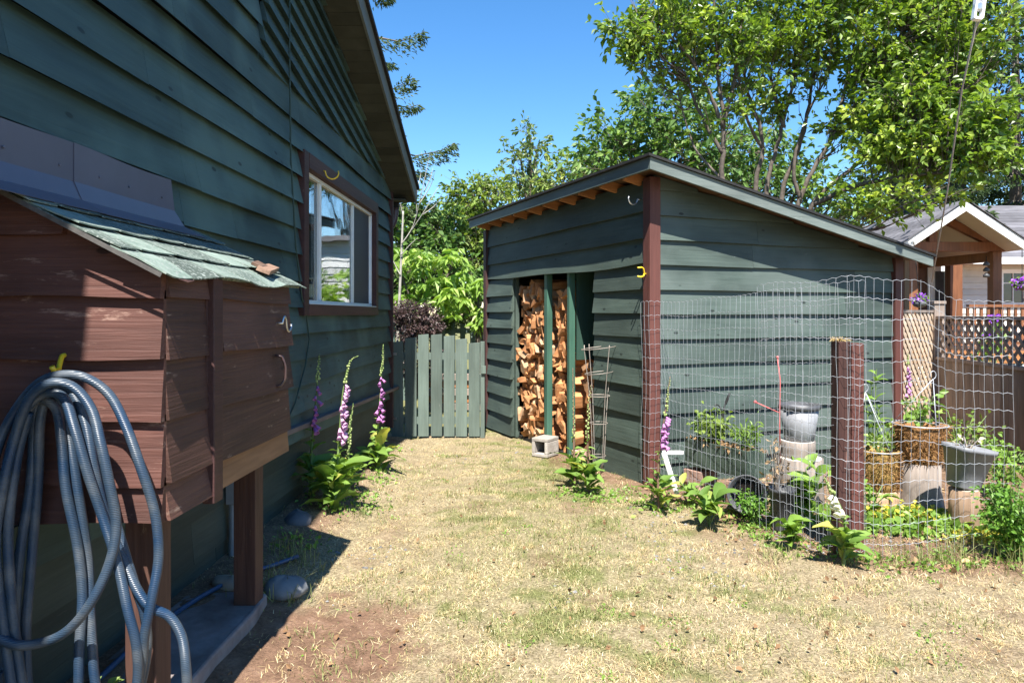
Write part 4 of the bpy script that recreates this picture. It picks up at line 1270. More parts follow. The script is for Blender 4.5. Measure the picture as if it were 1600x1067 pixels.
# leafy thicket seen between the house and the shed
maple('bushy yellow green tree behind the gate beside the tall narrow tree', 745, 16, [(740, 320, 16, 36, 30, 1.0, 30), (760, 300, 16, 30, 22, .8, 14), (715, 350, 16, 42, 30, 1.0, 30), (760, 360, 16, 45, 40, 1.0, 36), (700, 400, 15.5, 60, 40, 1, 40), (755, 420, 15.5, 50, 50, 1, 40), (772, 300, 16, 18, 14, .5, 6)], mat='leaf_hedge', leaf=.13, per=34, spread=.36)
maple('dark green bushy tree close to the house corner behind the gate', 640, 15, [(640, 360, 15, 30, 34, .9, 24), (615, 330, 15, 22, 24, .8, 14), (655, 420, 14.5, 50, 50, 1, 40), (610, 410, 14.5, 30, 60, .9, 36), (685, 370, 15, 32, 30, .9, 24), (700, 450, 14.5, 60, 40, .9, 34), (600, 470, 14, 40, 40, .8, 24)], mat='leaf_maple', leaf=.15, per=34, spread=.36)
tree('compound_leaf_shrub', 'light green shrub with large drooping compound leaves beside the bare sapling', gp(668, 12.2),
     [([gp(668, 12.2), at(665, 480, 12.2), at(655, 400, 12.2)], .05, .02), ([at(665, 480, 12.2), at(700, 430, 12.1), at(710, 395, 12)], .03, .015), ([at(666, 500, 12.2), at(635, 450, 12.0), at(625, 410, 12)], .03, .015)],
     [(650, 400, 12, 35, 22, .5, 12), (625, 440, 12, 25, 30, .4, 10), (690, 420, 12, 38, 26, .5, 14), (660, 455, 12, 40, 20, .5, 10), (700, 470, 11.9, 30, 20, .5, 8)],
     .23, M['leaf_bright'], M['bark'], per=2, spread=.13, palmate=True, aspect=.34, droop=.5, cat='shrub')
tree('compound_leaf_shrub', 'light green compound leaved shrub reaching over the far picket fence', gp(745, 11.8),
     [([gp(752, 11.8), at(752, 520, 11.8), at(745, 450, 11.8)], .04, .015), ([at(750, 520, 11.8), at(730, 480, 11.8)], .02, .01)],
     [(742, 450, 11.8, 24, 18, .4, 9), (720, 480, 11.8, 20, 16, .3, 6), (755, 490, 11.7, 18, 20, .3, 6)],
     .21, M['leaf_bright'], M['bark'], per=2, spread=.11, palmate=True, aspect=.34, droop=.5, cat='shrub')
tree('plum_shrub', 'dark purple leaved shrub showing above the left half of the gate', gp(645, 10.4),
     [([gp(645, 10.4), at(645, 540, 10.4), at(642, 480, 10.4)], .03, .01), ([gp(645, 10.4), at(662, 530, 10.4), at(668, 490, 10.4)], .02, .008), ([gp(645, 10.4), at(630, 540, 10.4), at(622, 500, 10.4)], .02, .008)],
     [(645, 490, 10.4, 30, 18, .3, 34), (640, 515, 10.4, 36, 20, .3, 34), (668, 508, 10.4, 22, 20, .3, 20), (650, 560, 10.4, 40, 40, .3, 30)],
     .055, M['plum'], M['bark'], per=34, spread=.10, cat='shrub')
# bare sapling with a few twigs
sap = thing('bare_sapling', 'bare pale sapling with thin leafless twigs beside the house corner', 'tree', gp(622, 10.9))
mb = MB()
Ys = 10.9
mb.tube(smoothpath([Vector(gp(618, Ys)), at(620, 560, Ys), at(625, 450, Ys), at(628, 380, Ys), at(630, 330, Ys)], 5), [.028 - .014 * k / 20 for k in range(21)], 7)
mb.build('trunk', M['palebark'], sap)
mb = MB()
for pts in ([(628, 382), (645, 350), (660, 300), (668, 250), (672, 232)], [(640, 362), (665, 330), (682, 298), (688, 290)], [(650, 335), (652, 300), (656, 270), (660, 240)], [(629, 340), (622, 300), (618, 270)], [(655, 320), (672, 290), (680, 270)], [(660, 335), (680, 318), (692, 300)], [(662, 300), (672, 280), (676, 262)], [(626, 430), (612, 405), (606, 380)], [(627, 400), (640, 385), (652, 372)]):
    P = smoothpath([at(a, b_, Ys) + Vector((0, random.uniform(-.1, .1), 0)) for a, b_ in pts], 4)
    mb.tube(P, [.010 - .008 * k / (len(P) - 1) for k in range(len(P))], 5)
mb.build('branches', M['palebark'], sap)
# conifers
conifer('spruce_tree', 'tall spruce behind the house roof with branch tips against the sky', (-3.45, 14.2, -.1), 12.5, 2.85, M['needle_sun'], M['bark'], 10, per=5, spray=.42, z0=.12, dens=2.6, nl=(.06, .12))
random.seed(15)
for i_, (px, Y, h, r_, lb) in enumerate(((1450, 19.5, 12, 2.4, 'dark conifer with bare mossy lower trunk behind the porch roof'), (1585, 23, 16, 3.4, 'tall dark conifer at the right edge of the picture'), (1500, 26, 17, 3.4, 'tall dark conifer behind the mossy trunked one'), (1395, 28, 14, 3.2, 'dark conifer glimpsed left of the porch roof through the crown'), (1680, 26, 17, 3.6, 'tall dark conifer standing beyond the main house roof'))):
    conifer('fir_tree', lb, gp(px, Y), h, r_, M['needle'], M['bark'], 15, group='dark conifers behind the neighbouring house', per=7, spray=.9, z0=.14 if i_ else .2, dens=.8)
# ------------------------------------------------------------------ gate and picket fence
random.seed(33)
GY = 8.8
gt = thing('garden_gate', 'low dark green picket gate with arched top between house and woodshed', 'gate', (-1.1, GY, -.1))
tops = [533, 527, 522, 522, 524, 529, 535]
xs_ = [(612, 629), (633.5, 650), (654, 669), (674, 690), (694, 709.5), (712.5, 729), (733, 749)]
for (a, b_), t_ in zip(xs_, tops):
    xa, xb = (a - .7 - CX) / F * GY, (b_ + .7 - CX) / F * GY
    ztp = EYE + (CY - t_) / F * GY
    zb = -.085 + random.uniform(-.006, .006)
    mb = MB(); x0, x1 = xa, xb
    dzt = .012 * (1 if t_ < 527 else -1) * 0
    mb.hexa([(x0, GY, zb), (x1, GY, zb), (x1, GY + .02, zb), (x0, GY + .02, zb), (x0, GY, ztp - .012), (x1, GY, ztp), (x1, GY + .02, ztp), (x0, GY + .02, ztp - .012)])
    mb.build('picket', M['gate'], gt, .003)
for z in (.12, .95):
    mb = MB(); mb.box((-1.15, GY + .042, z), (1.12, .035, .09)); mb.build('rail', M['gate'], gt)
for z in (.12, .95):
    mb = MB(); mb.box((-1.70, GY - .008, z + .03), (.10, .008, .03)); mb.box((-1.735, GY - .006, z + .03), (.03, .012, .10)); mb.build('hinge', M['metal'], gt)
gp_ = thing('gate_post', 'green latch post standing between the picket gate and the woodshed', 'post', (-.545, GY, -.1))
mb = MB(); mb.box((-.545, GY + .03, .52), (.055, .08, 1.24)); mb.build('post', M['gate'], gp_, .003)
mb = MB(); mb.box((-.53, GY - .03, .78), (.06, .02, .10)); mb.build('latch_block', M['gate'], gp_, .002)
PY = 12.6
pf = thing('picket_fence', 'weathered pale green picket fence farther back beyond the gate', 'fence', (-.9, PY, -.1))
k = 0; x = -3.6
while x < 1.6:
    mb = MB(); w = .095; h = 1.36 + random.uniform(-.03, .06)
    mb.hexa([(x, PY, -.1), (x + w, PY, -.1), (x + w, PY + .02, -.1), (x, PY + .02, -.1), (x, PY, h), (x + w, PY, h), (x + w, PY + .02, h), (x, PY + .02, h)])
    mb.build('picket', M['far_picket'], pf); x += .185
for z in (.3, 1.18):
    mb = MB(); mb.box((-1.0, PY + .04, z), (5.3, .03, .09)); mb.build('rail', M['far_picket'], pf)
# lumber lying behind the gate
for i_, (y, z, x0, x1) in enumerate(((11.2, -.02, -1.7, -.2), (11.25, .1, -1.6, -.1), (11.2, .22, -1.75, -.3), (11.25, .34, -1.6, -.15), (11.2, .46, -1.6, -.2))):
    mb = MB(); mb.box(((x0 + x1) / 2, y, z), (x1 - x0, .16, .105), (0, 0, R(random.uniform(-3, 3))))
    o = mb.build('timber', M['rafter' if i_ % 2 else 'fencewood'], None, .004); recenter(o, ((x0 + x1) / 2, y, z - .05))
    tag(o, ('orange' if i_ % 2 else 'grey') + ' timber in the low pile seen through the gaps of the gate', 'timber', 'timbers piled behind the gate, ' + ('orange' if i_ % 2 else 'grey'))

# ------------------------------------------------------------------ small things by the woodshed
def P2(px, py, z=0.0):
    Y = (EYE - z) * F / (py - CY); return at(px, py, Y)
blk = thing('concrete_block', 'grey hollow concrete block standing on the grass before the firewood', 'block', P2(852, 711, -.05))
c = P2(852, 711, -.05)
rot = Euler((0, 0, R(28))).to_matrix()
def rb(mb, off, d): mb.box(c + rot @ Vector(off), d, rot)
mb = MB(); w, h, l, t_ = .20, .20, .24, .036
rb(mb, (0, 0, t_ / 2), (w, l, t_)); rb(mb, (0, 0, h - t_ / 2), (w, l, t_))
rb(mb, (-w / 2 + t_ / 2, 0, h / 2), (t_, l, h - 2 * t_ - .002)); rb(mb, (w / 2 - t_ / 2, 0, h / 2), (t_, l, h - 2 * t_ - .002))
rb(mb, (0, l / 2 - .02, h / 2), (w - 2 * t_ - .002, .03, h - 2 * t_ - .002))
mb.build('shell', M['conc'], blk, .006)
# turn so that the hollow end looks towards the house
blk.rotation_euler = (0, 0, R(-62)); 
for ch in blk.children: pass
mb = MB(); c = P2(908, 718, -.03); mb.box(c + Vector((0, 0, .05)), (.16, .12, .11), (0, 0, R(30)), .008); o = mb.build('brick', M['brick'], None, .01); recenter(o, c); tag(o, 'pinkish brick lying behind the foxglove leaves at the woodshed', 'brick')

# wire plant supports leaning by the woodshed
def cage(label, c, rings, lean, mat, rw=.004):
    root = thing('tomato_cage', label, 'plant support', c)
    c = Vector(c)
    for (z, r_, tl) in rings:
        mb = MB()
        mb.tube([c + lean * z + Vector((r_ * math.cos(a), r_ * math.sin(a), z + tl * math.cos(a))) for a in [2 * math.pi * k / 24 for k in range(24)]], rw, 5, closed=True)
        mb.build('ring', mat, root)
    for k in range(4):
        a = k * math.pi / 2 + .5
        mb = MB()
        mb.tube([c + lean * z + Vector((r_ * 1.0 * math.cos(a), r_ * math.sin(a), z + tl * math.cos(a))) for (z, r_, tl) in [(rings[0][0] + .03, rings[0][1], 0)] + rings] + [c + Vector((.03 * math.cos(a), .03 * math.sin(a), -.03))], rw, 5)
        mb.build('stake', mat, root)
    return root
cc = P2(935, 738, -.02)
cage('rusty wire tomato cage standing against the open woodshed front', (cc.x, cc.y, -.03), [(1.20, .17, .02), (.96, .135, .015), (.74, .105, 0), (.48, .085, 0), (.17, .07, 0)], Vector((.01, .05, 0)), M['rust'])

# ------------------------------------------------------------------ plants
def leafm(mb, base, d, L_, W_, curl=.35, up=Vector((0, 0, 1)), n=6, wavy=.04):
    d = Vector(d).normalized(); s = d.cross(up)
    if s.length < 1e-3: s = Vector((1, 0, 0))
    s.normalize(); s = Matrix.Rotation(random.gauss(0, .42), 3, d) @ s; nn = s.cross(d)
    vs_ = []; ph = random.random() * 6
    for i in range(n + 1):
        t = i / n
        w = W_ * .5 * (math.sin(math.pi * min(1, t * .93 + .05)) ** .8) * (1.08 - .3 * t)
        if i == n: w = .001
        c_ = Vector(base) + d * (L_ * t) + nn * (L_ * (.30 * t - curl * t * t * 1.6))
        wv = wavy * W_ * math.sin(t * 11 + ph)
        vs_ += [c_ - s * w + nn * (w * .35 + wv), c_ - s * w * .5 + nn * w * .12, c_, c_ + s * w * .5 + nn * w * .12, c_ + s * w + nn * (w * .35 - wv)]
    fs = []
    for i in range(n):
        for j in range(4):
            fs.append((i * 5 + j, i * 5 + j + 1, i * 5 + j + 6, i * 5 + j + 5))
    mb.add(vs_, fs, smooth=True)
M['fox_leaf'] = leaf_mat('foxglove leaves', (.085, .16, .030), (.19, .30, .065), (.40, .40, .10), .55, .3, .25)
M['fox_stem'] = rough_mat('foxglove stem', (.10, .16, .05), (.17, .24, .08), 20, .6, .1)
M['brown_stem'] = rough_mat('brown stem', (.12, .07, .05), (.20, .12, .08), 20, .7, .1)
M['fox_flower'] = leaf_mat('foxglove bells', (.42, .14, .44), (.58, .28, .58), (.74, .52, .74), .5, .25, .3)
M['fox_white'] = leaf_mat('white bells', (.75, .75, .68), (.85, .86, .8), None, .5, .25, .3)
M['fox_bud'] = leaf_mat('foxglove buds', (.22, .30, .09), (.42, .48, .20), None, .5, .2, .3)
def bell_mesh(L_, r_):
    m = MB(); rot = Euler((R(180), 0, 0)).to_matrix()
    m.lathe((0, 0, 0), [(r_ * .2, 0), (r_ * .45, L_ * .12), (r_ * .7, L_ * .4), (r_ * .78, L_ * .75), (r_ * 1.15, L_), (r_ * .95, L_ * .985), (r_ * .6, L_ * .7), (r_ * .4, L_ * .2)], 9, rot=rot)
    return m
def foxglove(label, base, stemp, flower=None, nfl=14, f0=.45, f1=.8, side=None, leaves=12, leafL=.26, stem_leaves=9, stem_mat='fox_stem', bud_r=.008, white=False, r0=.012, two=None):
    root = thing('foxglove' if not white else 'white_foxglove', label, 'flower', base)
    base = Vector(base)
    P0 = smoothpath([base] + [Vector(q) for q in stemp], 10)
    cum = [0.0]
    for a, b_ in zip(P0[:-1], P0[1:]): cum.append(cum[-1] + (b_ - a).length)
    P = []; m = 61; k = 0
    for i in range(m):
        t = cum[-1] * i / (m - 1)
        while k < len(P0) - 2 and cum[k + 1] < t: k += 1
        P.append(P0[k].lerp(P0[k + 1], min(1, (t - cum[k]) / max(1e-9, cum[k + 1] - cum[k]))))
    mb = MB(); mb.tube(P, [r0 * (1 - .75 * i / (m - 1)) for i in range(m)], 7); mb.build('stem', M[stem_mat], root)
    side = Vector(side or (.3, -.8, 0)).normalized()
    lf = MB()
    for i in range(leaves):
        a = 2.4 * i + random.uniform(-.3, .3)
        L_ = leafL * random.uniform(.65, 1.15)
        lf.tint = min(1, max(0, random.gauss(.45, .2))) if random.random() > .08 else 1.0
        z = random.uniform(0, .30) * leafL / .25
        leafm(lf, base + Vector((.012 * math.cos(a), .012 * math.sin(a), z)), (math.cos(a), math.sin(a), random.uniform(.3, 1.6)), L_, L_ * random.uniform(.40, .54), random.uniform(.2, .55), wavy=.10)
    for i in range(stem_leaves):
        t = .08 + (f0 - .08) * i / max(1, stem_leaves)
        q = P[int(t * (m - 1))]; a = i * 2.4 + random.uniform(-.3, .3)
        L_ = leafL * (.90 - .68 * i / stem_leaves) * random.uniform(.8, 1.1)
        lf.tint = min(1, max(0, random.gauss(.5, .18)))
        leafm(lf, q, (math.cos(a), math.sin(a), random.uniform(.4, 1.0)), L_, L_ * random.uniform(.36, .5), random.uniform(.2, .6), wavy=.10)
    lf.build('leaves', M['fox_leaf'], root)
    if nfl:
        bm = None
        for i in range(nfl):
            t = f0 + (f1 - f0) * i / nfl
            q = P[int(t * (m - 1))]
            a = random.uniform(-1.0, 1.0)
            d = (Euler((0, 0, a)).to_matrix() @ side)
            if bm is None:
                o = bell_mesh(.052, .018).build('flower', M['fox_white' if white else 'fox_flower'], root); bm = o
            else:
                o = bm.copy(); col.objects.link(o); o.parent = root
            sc = random.uniform(.8, 1.1) * (1.1 - .35 * i / nfl)
            o.location = q + d * .012 - ORIG[root.name]
            dd = (d * 1.0 + Vector((0, 0, -.95))).normalized()
            o.rotation_euler = dd.to_track_quat('-Z', 'Y').to_euler(); o.scale = (sc, sc, sc)
        if bm is not None:   # the proto's mesh is in thing-relative space; put it at the bell's own origin
            bm.data.transform(Matrix.Translation(ORIG[root.name]))
    bd = MB()
    for i in range(26):
        t = f1 + (1 - f1) * i / 26
        q = P[min(m - 1, int(t * (m - 1)))]
        d = Euler((0, 0, random.uniform(-1.6, 1.6))).to_matrix() @ side
        r_ = bud_r * (1.15 - .8 * i / 26)
        bd.lathe(q + d * (r_ * 1.2 + .003), [(0, -r_ * 1.5), (r_, -r_ * .5), (r_ * .8, r_ * .6), (0, r_ * 1.3)], 6)
    if not nfl or f0 > .5:
        for i in range(8):
            t = (f0 if nfl else f1) - .02 - .012 * i
            q = P[max(0, int(t * (m - 1)))]; d = Euler((0, 0, random.uniform(-2, 2))).to_matrix() @ side
            bd.lathe(q + d * .012, [(0, -.010), (.007, -.003), (.006, .006), (0, .014)], 6)
    bd.build('buds', M['fox_bud'], root)
    return root
random.seed(41)
def gb(px, py, z):
    p = P2(px, py, z); return p
B = gb(522, 800, .04)
foxglove('tallest foxglove by the house with a long pink spike nodding at the tip', B, [at(529, 700, B.y), at(535, 620, B.y), at(543, 575, B.y), at(549, 562, B.y), at(560, 556, B.y - .02)], nfl=26, f0=.46, f1=.80, side=(.9, -.4, 0), leaves=22, leafL=.25, stem_leaves=22)
B = gb(486, 782, .07)
foxglove('thin foxglove nearest the cabinet with only a few pink bells left', B, [at(487, 700, B.y), at(494, 620, B.y), at(499, 553, B.y)], nfl=10, f0=.50, f1=.83, side=(.4, -.6, 0), leaves=12, leafL=.24, stem_leaves=13)
B = gb(592, 742, .0)
foxglove('foxglove nearest the gate with an upright pink spike', B, [at(590, 690, B.y), at(594, 620, B.y), at(599, 538, B.y)], nfl=17, f0=.44, f1=.78, side=(.5, -.8, 0), leaves=16, leafL=.23, stem_leaves=18)
B = gb(546, 770, .04)
foxglove('short green budded foxglove shoot between the two pink spikes at the wall', B, [at(545, 700, B.y), at(548, 660, B.y), at(552, 630, B.y)], nfl=0, f0=.5, f1=.55, leaves=10, leafL=.20, stem_leaves=12)
B = gb(1030, 800, .0)
foxglove('brown stemmed pink foxglove beside the red brown woodshed corner post', B, [at(1028, 740, B.y), at(1034, 680, B.y), at(1040, 640, B.y), at(1047, 588, B.y)], nfl=13, f0=.5, f1=.72, side=(.6, -.7, 0), leaves=12, leafL=.18, stem_leaves=14, stem_mat='brown_stem')
B = gb(920, 772, .0)
foxglove('leafy foxglove with green seed spike in front of the tomato cage', B, [at(919, 720, B.y), at(918, 660, B.y), at(924, 600, B.y)], nfl=0, f0=.5, f1=.6, leaves=16, leafL=.19, stem_leaves=16, stem_mat='brown_stem')
B = gb(898, 756, .0)
foxglove('thin bare foxglove stalk in front of the green woodshed post', B, [at(897, 720, B.y), at(896, 650, B.y), at(895, 575, B.y)], nfl=0, f0=.45, f1=.5, leaves=14, leafL=.19, stem_leaves=8, stem_mat='brown_stem', bud_r=.005)
B = gb(1318, 884, .0)
foxglove('white flowered foxglove leaning in front of the red brown fence post', B, [at(1322, 840, B.y), at(1316, 800, B.y), at(1302, 770, B.y), at(1288, 745, B.y)], nfl=8, f0=.62, f1=.82, side=(-.7, -.6, 0), leaves=14, leafL=.17, stem_leaves=10, white=True)

def bushlet(name, label, base, r_, h, n, leaf, mat, stems=7, up=.7, aspect=.6, cat='plant', big=False, stem_mat='fox_stem'):
    root = thing(name, label, cat, base)
    b = Vector(base); mb = MB(); cen = []; out = []
    lf = MB()
    for k in range(stems):
        a = 2 * math.pi * k / stems + random.uniform(-.4, .4); q = r_ * random.uniform(.3, 1.0)
        e = b + Vector((math.cos(a) * q, math.sin(a) * q, h * random.uniform(.6, 1.0)))
        m_ = b.lerp(e, .5) + Vector((0, 0, h * .12))
        P = smoothpath([b, m_, e], 5); mb.tube(P, .004, 5, cap=False)
        for i in range(max(1, n // stems)):
            t = random.uniform(.25, 1.0); p = P[int(t * (len(P) - 1))]
            if big:
                lf.tint = min(1, max(0, random.gauss(.5, .2)))
                an = random.random() * 6.28
                L_ = leaf * random.uniform(.6, 1.2)
                leafm(lf, p, (math.cos(an), math.sin(an), random.uniform(.2, 1)), L_, L_ * aspect, random.uniform(.2, .55))
            else:
                cen.append(tuple(p + Vector((random.gauss(0, 1), random.gauss(0, 1), random.gauss(0, .7))) * r_ * .25)); out.append((math.cos(a), math.sin(a), .2))
    mb.build('stems', M[stem_mat], root)
    if big: lf.build('leaves', mat, root)
    else:
        crown('leaves', np.array(cen), leaf * rng.uniform(.6, 1.25, len(cen)), mat, root, up, .15, aspect, None, np.array(out))
    return root
M['herb'] = leaf_mat('garden leaves', (.09, .18, .03), (.20, .32, .055), (.33, .42, .10), .45, .3, .4)
M['mint'] = leaf_mat('small bright leaves', (.06, .15, .02), (.13, .26, .035), (.22, .36, .07), .45, .3, .4)
M['yellowleaf'] = leaf_mat('yellow leaves', (.32, .30, .04), (.6, .52, .06), None, .5, .25, .3)
random.seed(52)
bushlet('leafy_plant', 'low broad leaved green plant on the soil left of the black bucket', gb(1108, 822, 0), .17, .22, 26, .17, M['fox_leaf'], 8, big=True, aspect=.5)
bushlet('leafy_plant', 'small broad leaved seedling beside the white angle bracket', gb(1082, 790, 0), .12, .20, 18, .13, M['fox_leaf'], 6, big=True, aspect=.5)
bushlet('leafy_plant', 'lobed green plant outside the wire at the foot of the fence', gb(1236, 858, 0), .13, .20, 28, .10, M['herb'], 7, big=True, aspect=.7)
bushlet('leafy_plant', 'bushy small leaved weed in front of the black bucket', gb(1178, 818, 0), .12, .24, 320, .035, M['mint'], 9)
bushlet('green_shrub', 'dense bright green shrub at the open end of the wire fence', gb(1582, 876, 0), .185, .48, 1900, .034, M['mint'], 24, cat='shrub')
bushlet('leafy_plant', 'large leaved plant inside the wire below the log stack', gb(1262, 800, 0), .20, .38, 36, .17, M['herb'], 9, big=True, aspect=.55)
bushlet('leafy_plant', 'green plant behind the red brown fence post', gb(1360, 812, 0), .18, .26, 30, .12, M['herb'], 8, big=True, aspect=.55)
bushlet('tall_weed', 'tall thin weed in the shade at the woodshed corner behind the fence', gb(1365, 745, 0), .12, 1.0, 60, .10, M['herb'], 4, big=True, aspect=.35)
bushlet('leafy_bush', 'green bush at the foot of the pale lattice panel', gb(1432, 735, 0), .24, .5, 260, .06, M['herb'], 14, cat='shrub')
bushlet('leafy_bush', 'airy bush with yellow green leaves against the grey board fence', gb(1500, 730, 0), .30, .55, 200, .06, M['leaf_hedge'], 14, cat='shrub')
bushlet('leafy_bush', 'green bush behind the tilted grey pot at the board fence', gb(1565, 775, 0), .24, .5, 420, .05, M['herb'], 14, cat='shrub')
bushlet('leafy_bush', 'shaded bush between the fir basket and the woodshed corner'.replace('fir ', 'coco '), gb(1392, 745, 0), .16, .5, 130, .07, M['herb'], 9, cat='shrub')
bushlet('leafy_plant', 'small yellow green weed on the slab behind the hanging hose', (-1.36, 2.16, .11), .10, .24, 34, .05, M['leaf_hedge'], 6)
# creeping yellow and green ground cover in the bed
cen = []; n = 900
q = ell(2.75, 4.75, .05, .55, .32, .05, n, 0); q2 = ell(2.15, 4.95, .05, .35, .3, .05, 400, 0); q3 = ell(3.05, 4.45, .04, .35, .16, .04, 300, 0)
q = np.concatenate([q, q2]); 
tag(crown('ground_cover', q, rng.uniform(.03, .075, len(q)), M['herb'], None, .9, .1, .6), None, None, kind='stuff')
q = np.concatenate([ell(2.75, 4.95, .07, .5, .2, .04, 420, 0), q3])
tag(crown('yellow_ground_cover', q, rng.uniform(.02, .05, len(q)), M['yellowleaf'], None, .9, .1, .7), None, None, kind='stuff')
x, y = rng.uniform(.2, 3.6, 900), rng.uniform(3.9, 6.0, 900); kk = (soilmask(x, y) > .5) & ~inside_shed(x, y); x, y = x[kk], y[kk]
tag(crown('dead_leaves', np.stack([x, y, gnp(x, y) + .012], -1), rng.uniform(.02, .07, len(x)), leaf_mat('dead leaves', (.18, .10, .05), (.40, .27, .15), (.5, .38, .2), .7, .1, .2), None, 1.5, .0, .6), None, None, kind='stuff')

# small weeds: in the lawn, along the wire, round the foxgloves and the wall foot
pts = []; sz = []
def weeds(x, y, sp_, n, l):
    if bool(inside_shed(np.array(x), np.array(y))): return
    a, b_ = rng.normal(x, sp_, n), rng.normal(y, sp_, n)
    pts.append(np.stack([a, b_, gnp(a, b_) + rng.uniform(.002, .03, n) * (l / .03)], -1)); sz.append(rng.uniform(.6, 1.3, n) * l)
for k in range(70):
    weeds(random.uniform(-1.0, 2.8), 2.5 + 6 * random.random() ** 1.3, random.uniform(.02, .05), random.randint(8, 30), .016)
for k in range(46):
    q = FA.lerp(FP, random.random()); weeds(q.x - random.uniform(-.1, .3), q.y - random.uniform(0, .15), .04, 16, .03)
for k in range(26):
    weeds(random.uniform(2.0, 3.1), random.uniform(3.95, 4.2), .05, 16, .03)
for (wx_, wy_) in ((-1.40, 5.0), (-1.45, 5.2), (-1.3, 5.5), (-1.28, 6.0), (-1.35, 6.3), (-1.2, 5.2), (.5, 5.6), (.4, 5.75), (.58, 5.5), (1.0, 5.2), (.95, 5.35), (-1.4, 4.3), (-1.5, 7.5), (.75, 5.7)):
    for _ in range(3): weeds(wx_, wy_, .09, 22, .035)
pts, sz = np.concatenate(pts), np.concatenate(sz)
tag(crown('small_weeds', pts, sz, M['herb'], None, .9, .0, .6), None, None, kind='stuff')
x, y = scatter(420, -1.2, 3.4, 2.3, 8.5, 1.2); kk = ~inside_shed(x, y); x, y = x[kk], y[kk]
tag(crown('leaf_litter', np.stack([x, y, gnp(x, y) + .014], -1), rng.uniform(.015, .04, len(x)), leaf_mat('brown litter', (.10, .055, .03), (.28, .17, .09), None, .8, .05, .1), None, 1.5, .0, .6), None, None, kind='stuff')
# ------------------------------------------------------------------ planter, pots, stumps
def log_round(name, label, c, r_, h, mat, top_mat, seed, flare=1.06):
    random.seed(seed)
    root = thing(name, label, 'stump', c)
    m = MB(); m.lathe(c, [(r_ * flare, -.03), (r_ * flare * .99, .02), (r_, h * .5), (r_ * .99, h)], 28, wob=.025); m.build('bark', mat, root)
    m = MB(); m.lathe(Vector(c) + Vector((0, 0, h)), [(r_ * .94, -.002), (r_ * .93, .003), (0.001, .004)], 28, smooth=False); m.build('cut_face', top_mat, root)
    return root
cut = rough_mat('cut wood face', (.45, .36, .27), (.6, .5, .4), 18, .85, .3)
cutgrey = rough_mat('grey cut wood face', (.48, .44, .39), (.62, .57, .52), 18, .85, .3)
S1 = Vector((2.18, 5.42, -.03)); log_round('log_round', 'large weathered log round carrying a smaller log and the grey pot', S1, .175, .39, M['greystump'], cutgrey, 3)
S2 = Vector((2.175, 5.45, .364)); log_round('log_round', 'smaller pale log round between the large log and the grey pot', S2, .135, .125, M['greystump'], cutgrey, 4, 1.0)
S3 = Vector((2.72, 5.25, -.02)); log_round('stump', 'short light stump under the mossy coco basket behind the post', S3, .145, .17, M['stump'], cut, 5)
S4 = Vector((3.02, 5.22, -.02)); log_round('stump', 'flared grey brown stump under the big coco basket', S4, .145, .385, M['greystump'], cut, 6, 1.2)
S5 = Vector((3.035, 4.72, -.02)); log_round('stump', 'narrow orange stump under the tilted grey pot', S5, .092, .31, M['stump'], cut, 7, 1.02)
def pot(label, c, prof, mat, soil_r, soil_z, rim=None, square=0, rot=None, sx=1, sy=1):
    root = thing('flower_pot', label, 'pot', c)
    m = MB(); m.lathe(c, prof, 28, square=square, rot=rot, sx=sx, sy=sy); m.build('body', mat, root)
    if rim:
        m = MB(); m.lathe(c, rim, 28, square=square, rot=rot, sx=sx, sy=sy); m.build('rim', M['pot_dark'] if mat is M['pot_grey'] and not square else mat, root)
    off = Vector((0, 0, soil_z)); off = rot @ off if rot is not None else off
    m = MB(); m.lathe(Vector(c) + off, [(soil_r, -.01), (soil_r * .9, .004), (.001, .012)], 20, square=square, rot=rot, wob=.02, sx=sx, sy=sy); m.build('soil', M['potsoil'], root)
    return root
C1 = Vector((2.19, 5.45, .495))
pot('round grey pot with black rim on top of the two logs', C1, [(.10, 0), (.115, .01), (.148, .255), (.138, .255), (.12, .2)], M['pot_grey'], .125, .22, [(.151, .245), (.158, .25), (.158, .285), (.148, .285), (.138, .24)])
rt = Euler((R(2), R(9), R(12))).to_matrix()
pot('square tilted grey pot with dried stalks on the narrow stump', Vector((3.03, 4.72, .30)), [(.095, 0), (.10, .01), (.155, .25), (.165, .25), (.17, .285), (.158, .285), (.14, .2)], M['pot_grey'], .145, .22, None, .72, rt, 1.0, .75)
C2 = gb(1222, 826, 0)
pot('black round nursery pot at the wire with dry stems', C2, [(.068, -.01), (.07, .01), (.083, .26), (.09, .262), (.09, .285), (.082, .285), (.072, .2)], M['pot_dark'], .074, .22)
bk = thing('bucket', 'dark plastic bucket lying on its side below the planter', 'bucket', gb(1176, 806, 0))
m = MB(); rt = Euler((R(78), 0, R(-20))).to_matrix()
m.lathe(Vector(gb(1176, 806, 0)) + Vector((0, .12, .135)), [(.001, -.15), (.105, -.15), (.11, -.14), (.132, .14), (.142, .14), (.142, .165), (.130, .165), (.10, -.12), (.001, -.13)], 28, rot=rt); m.build('shell', M['pot_dark'], bk)
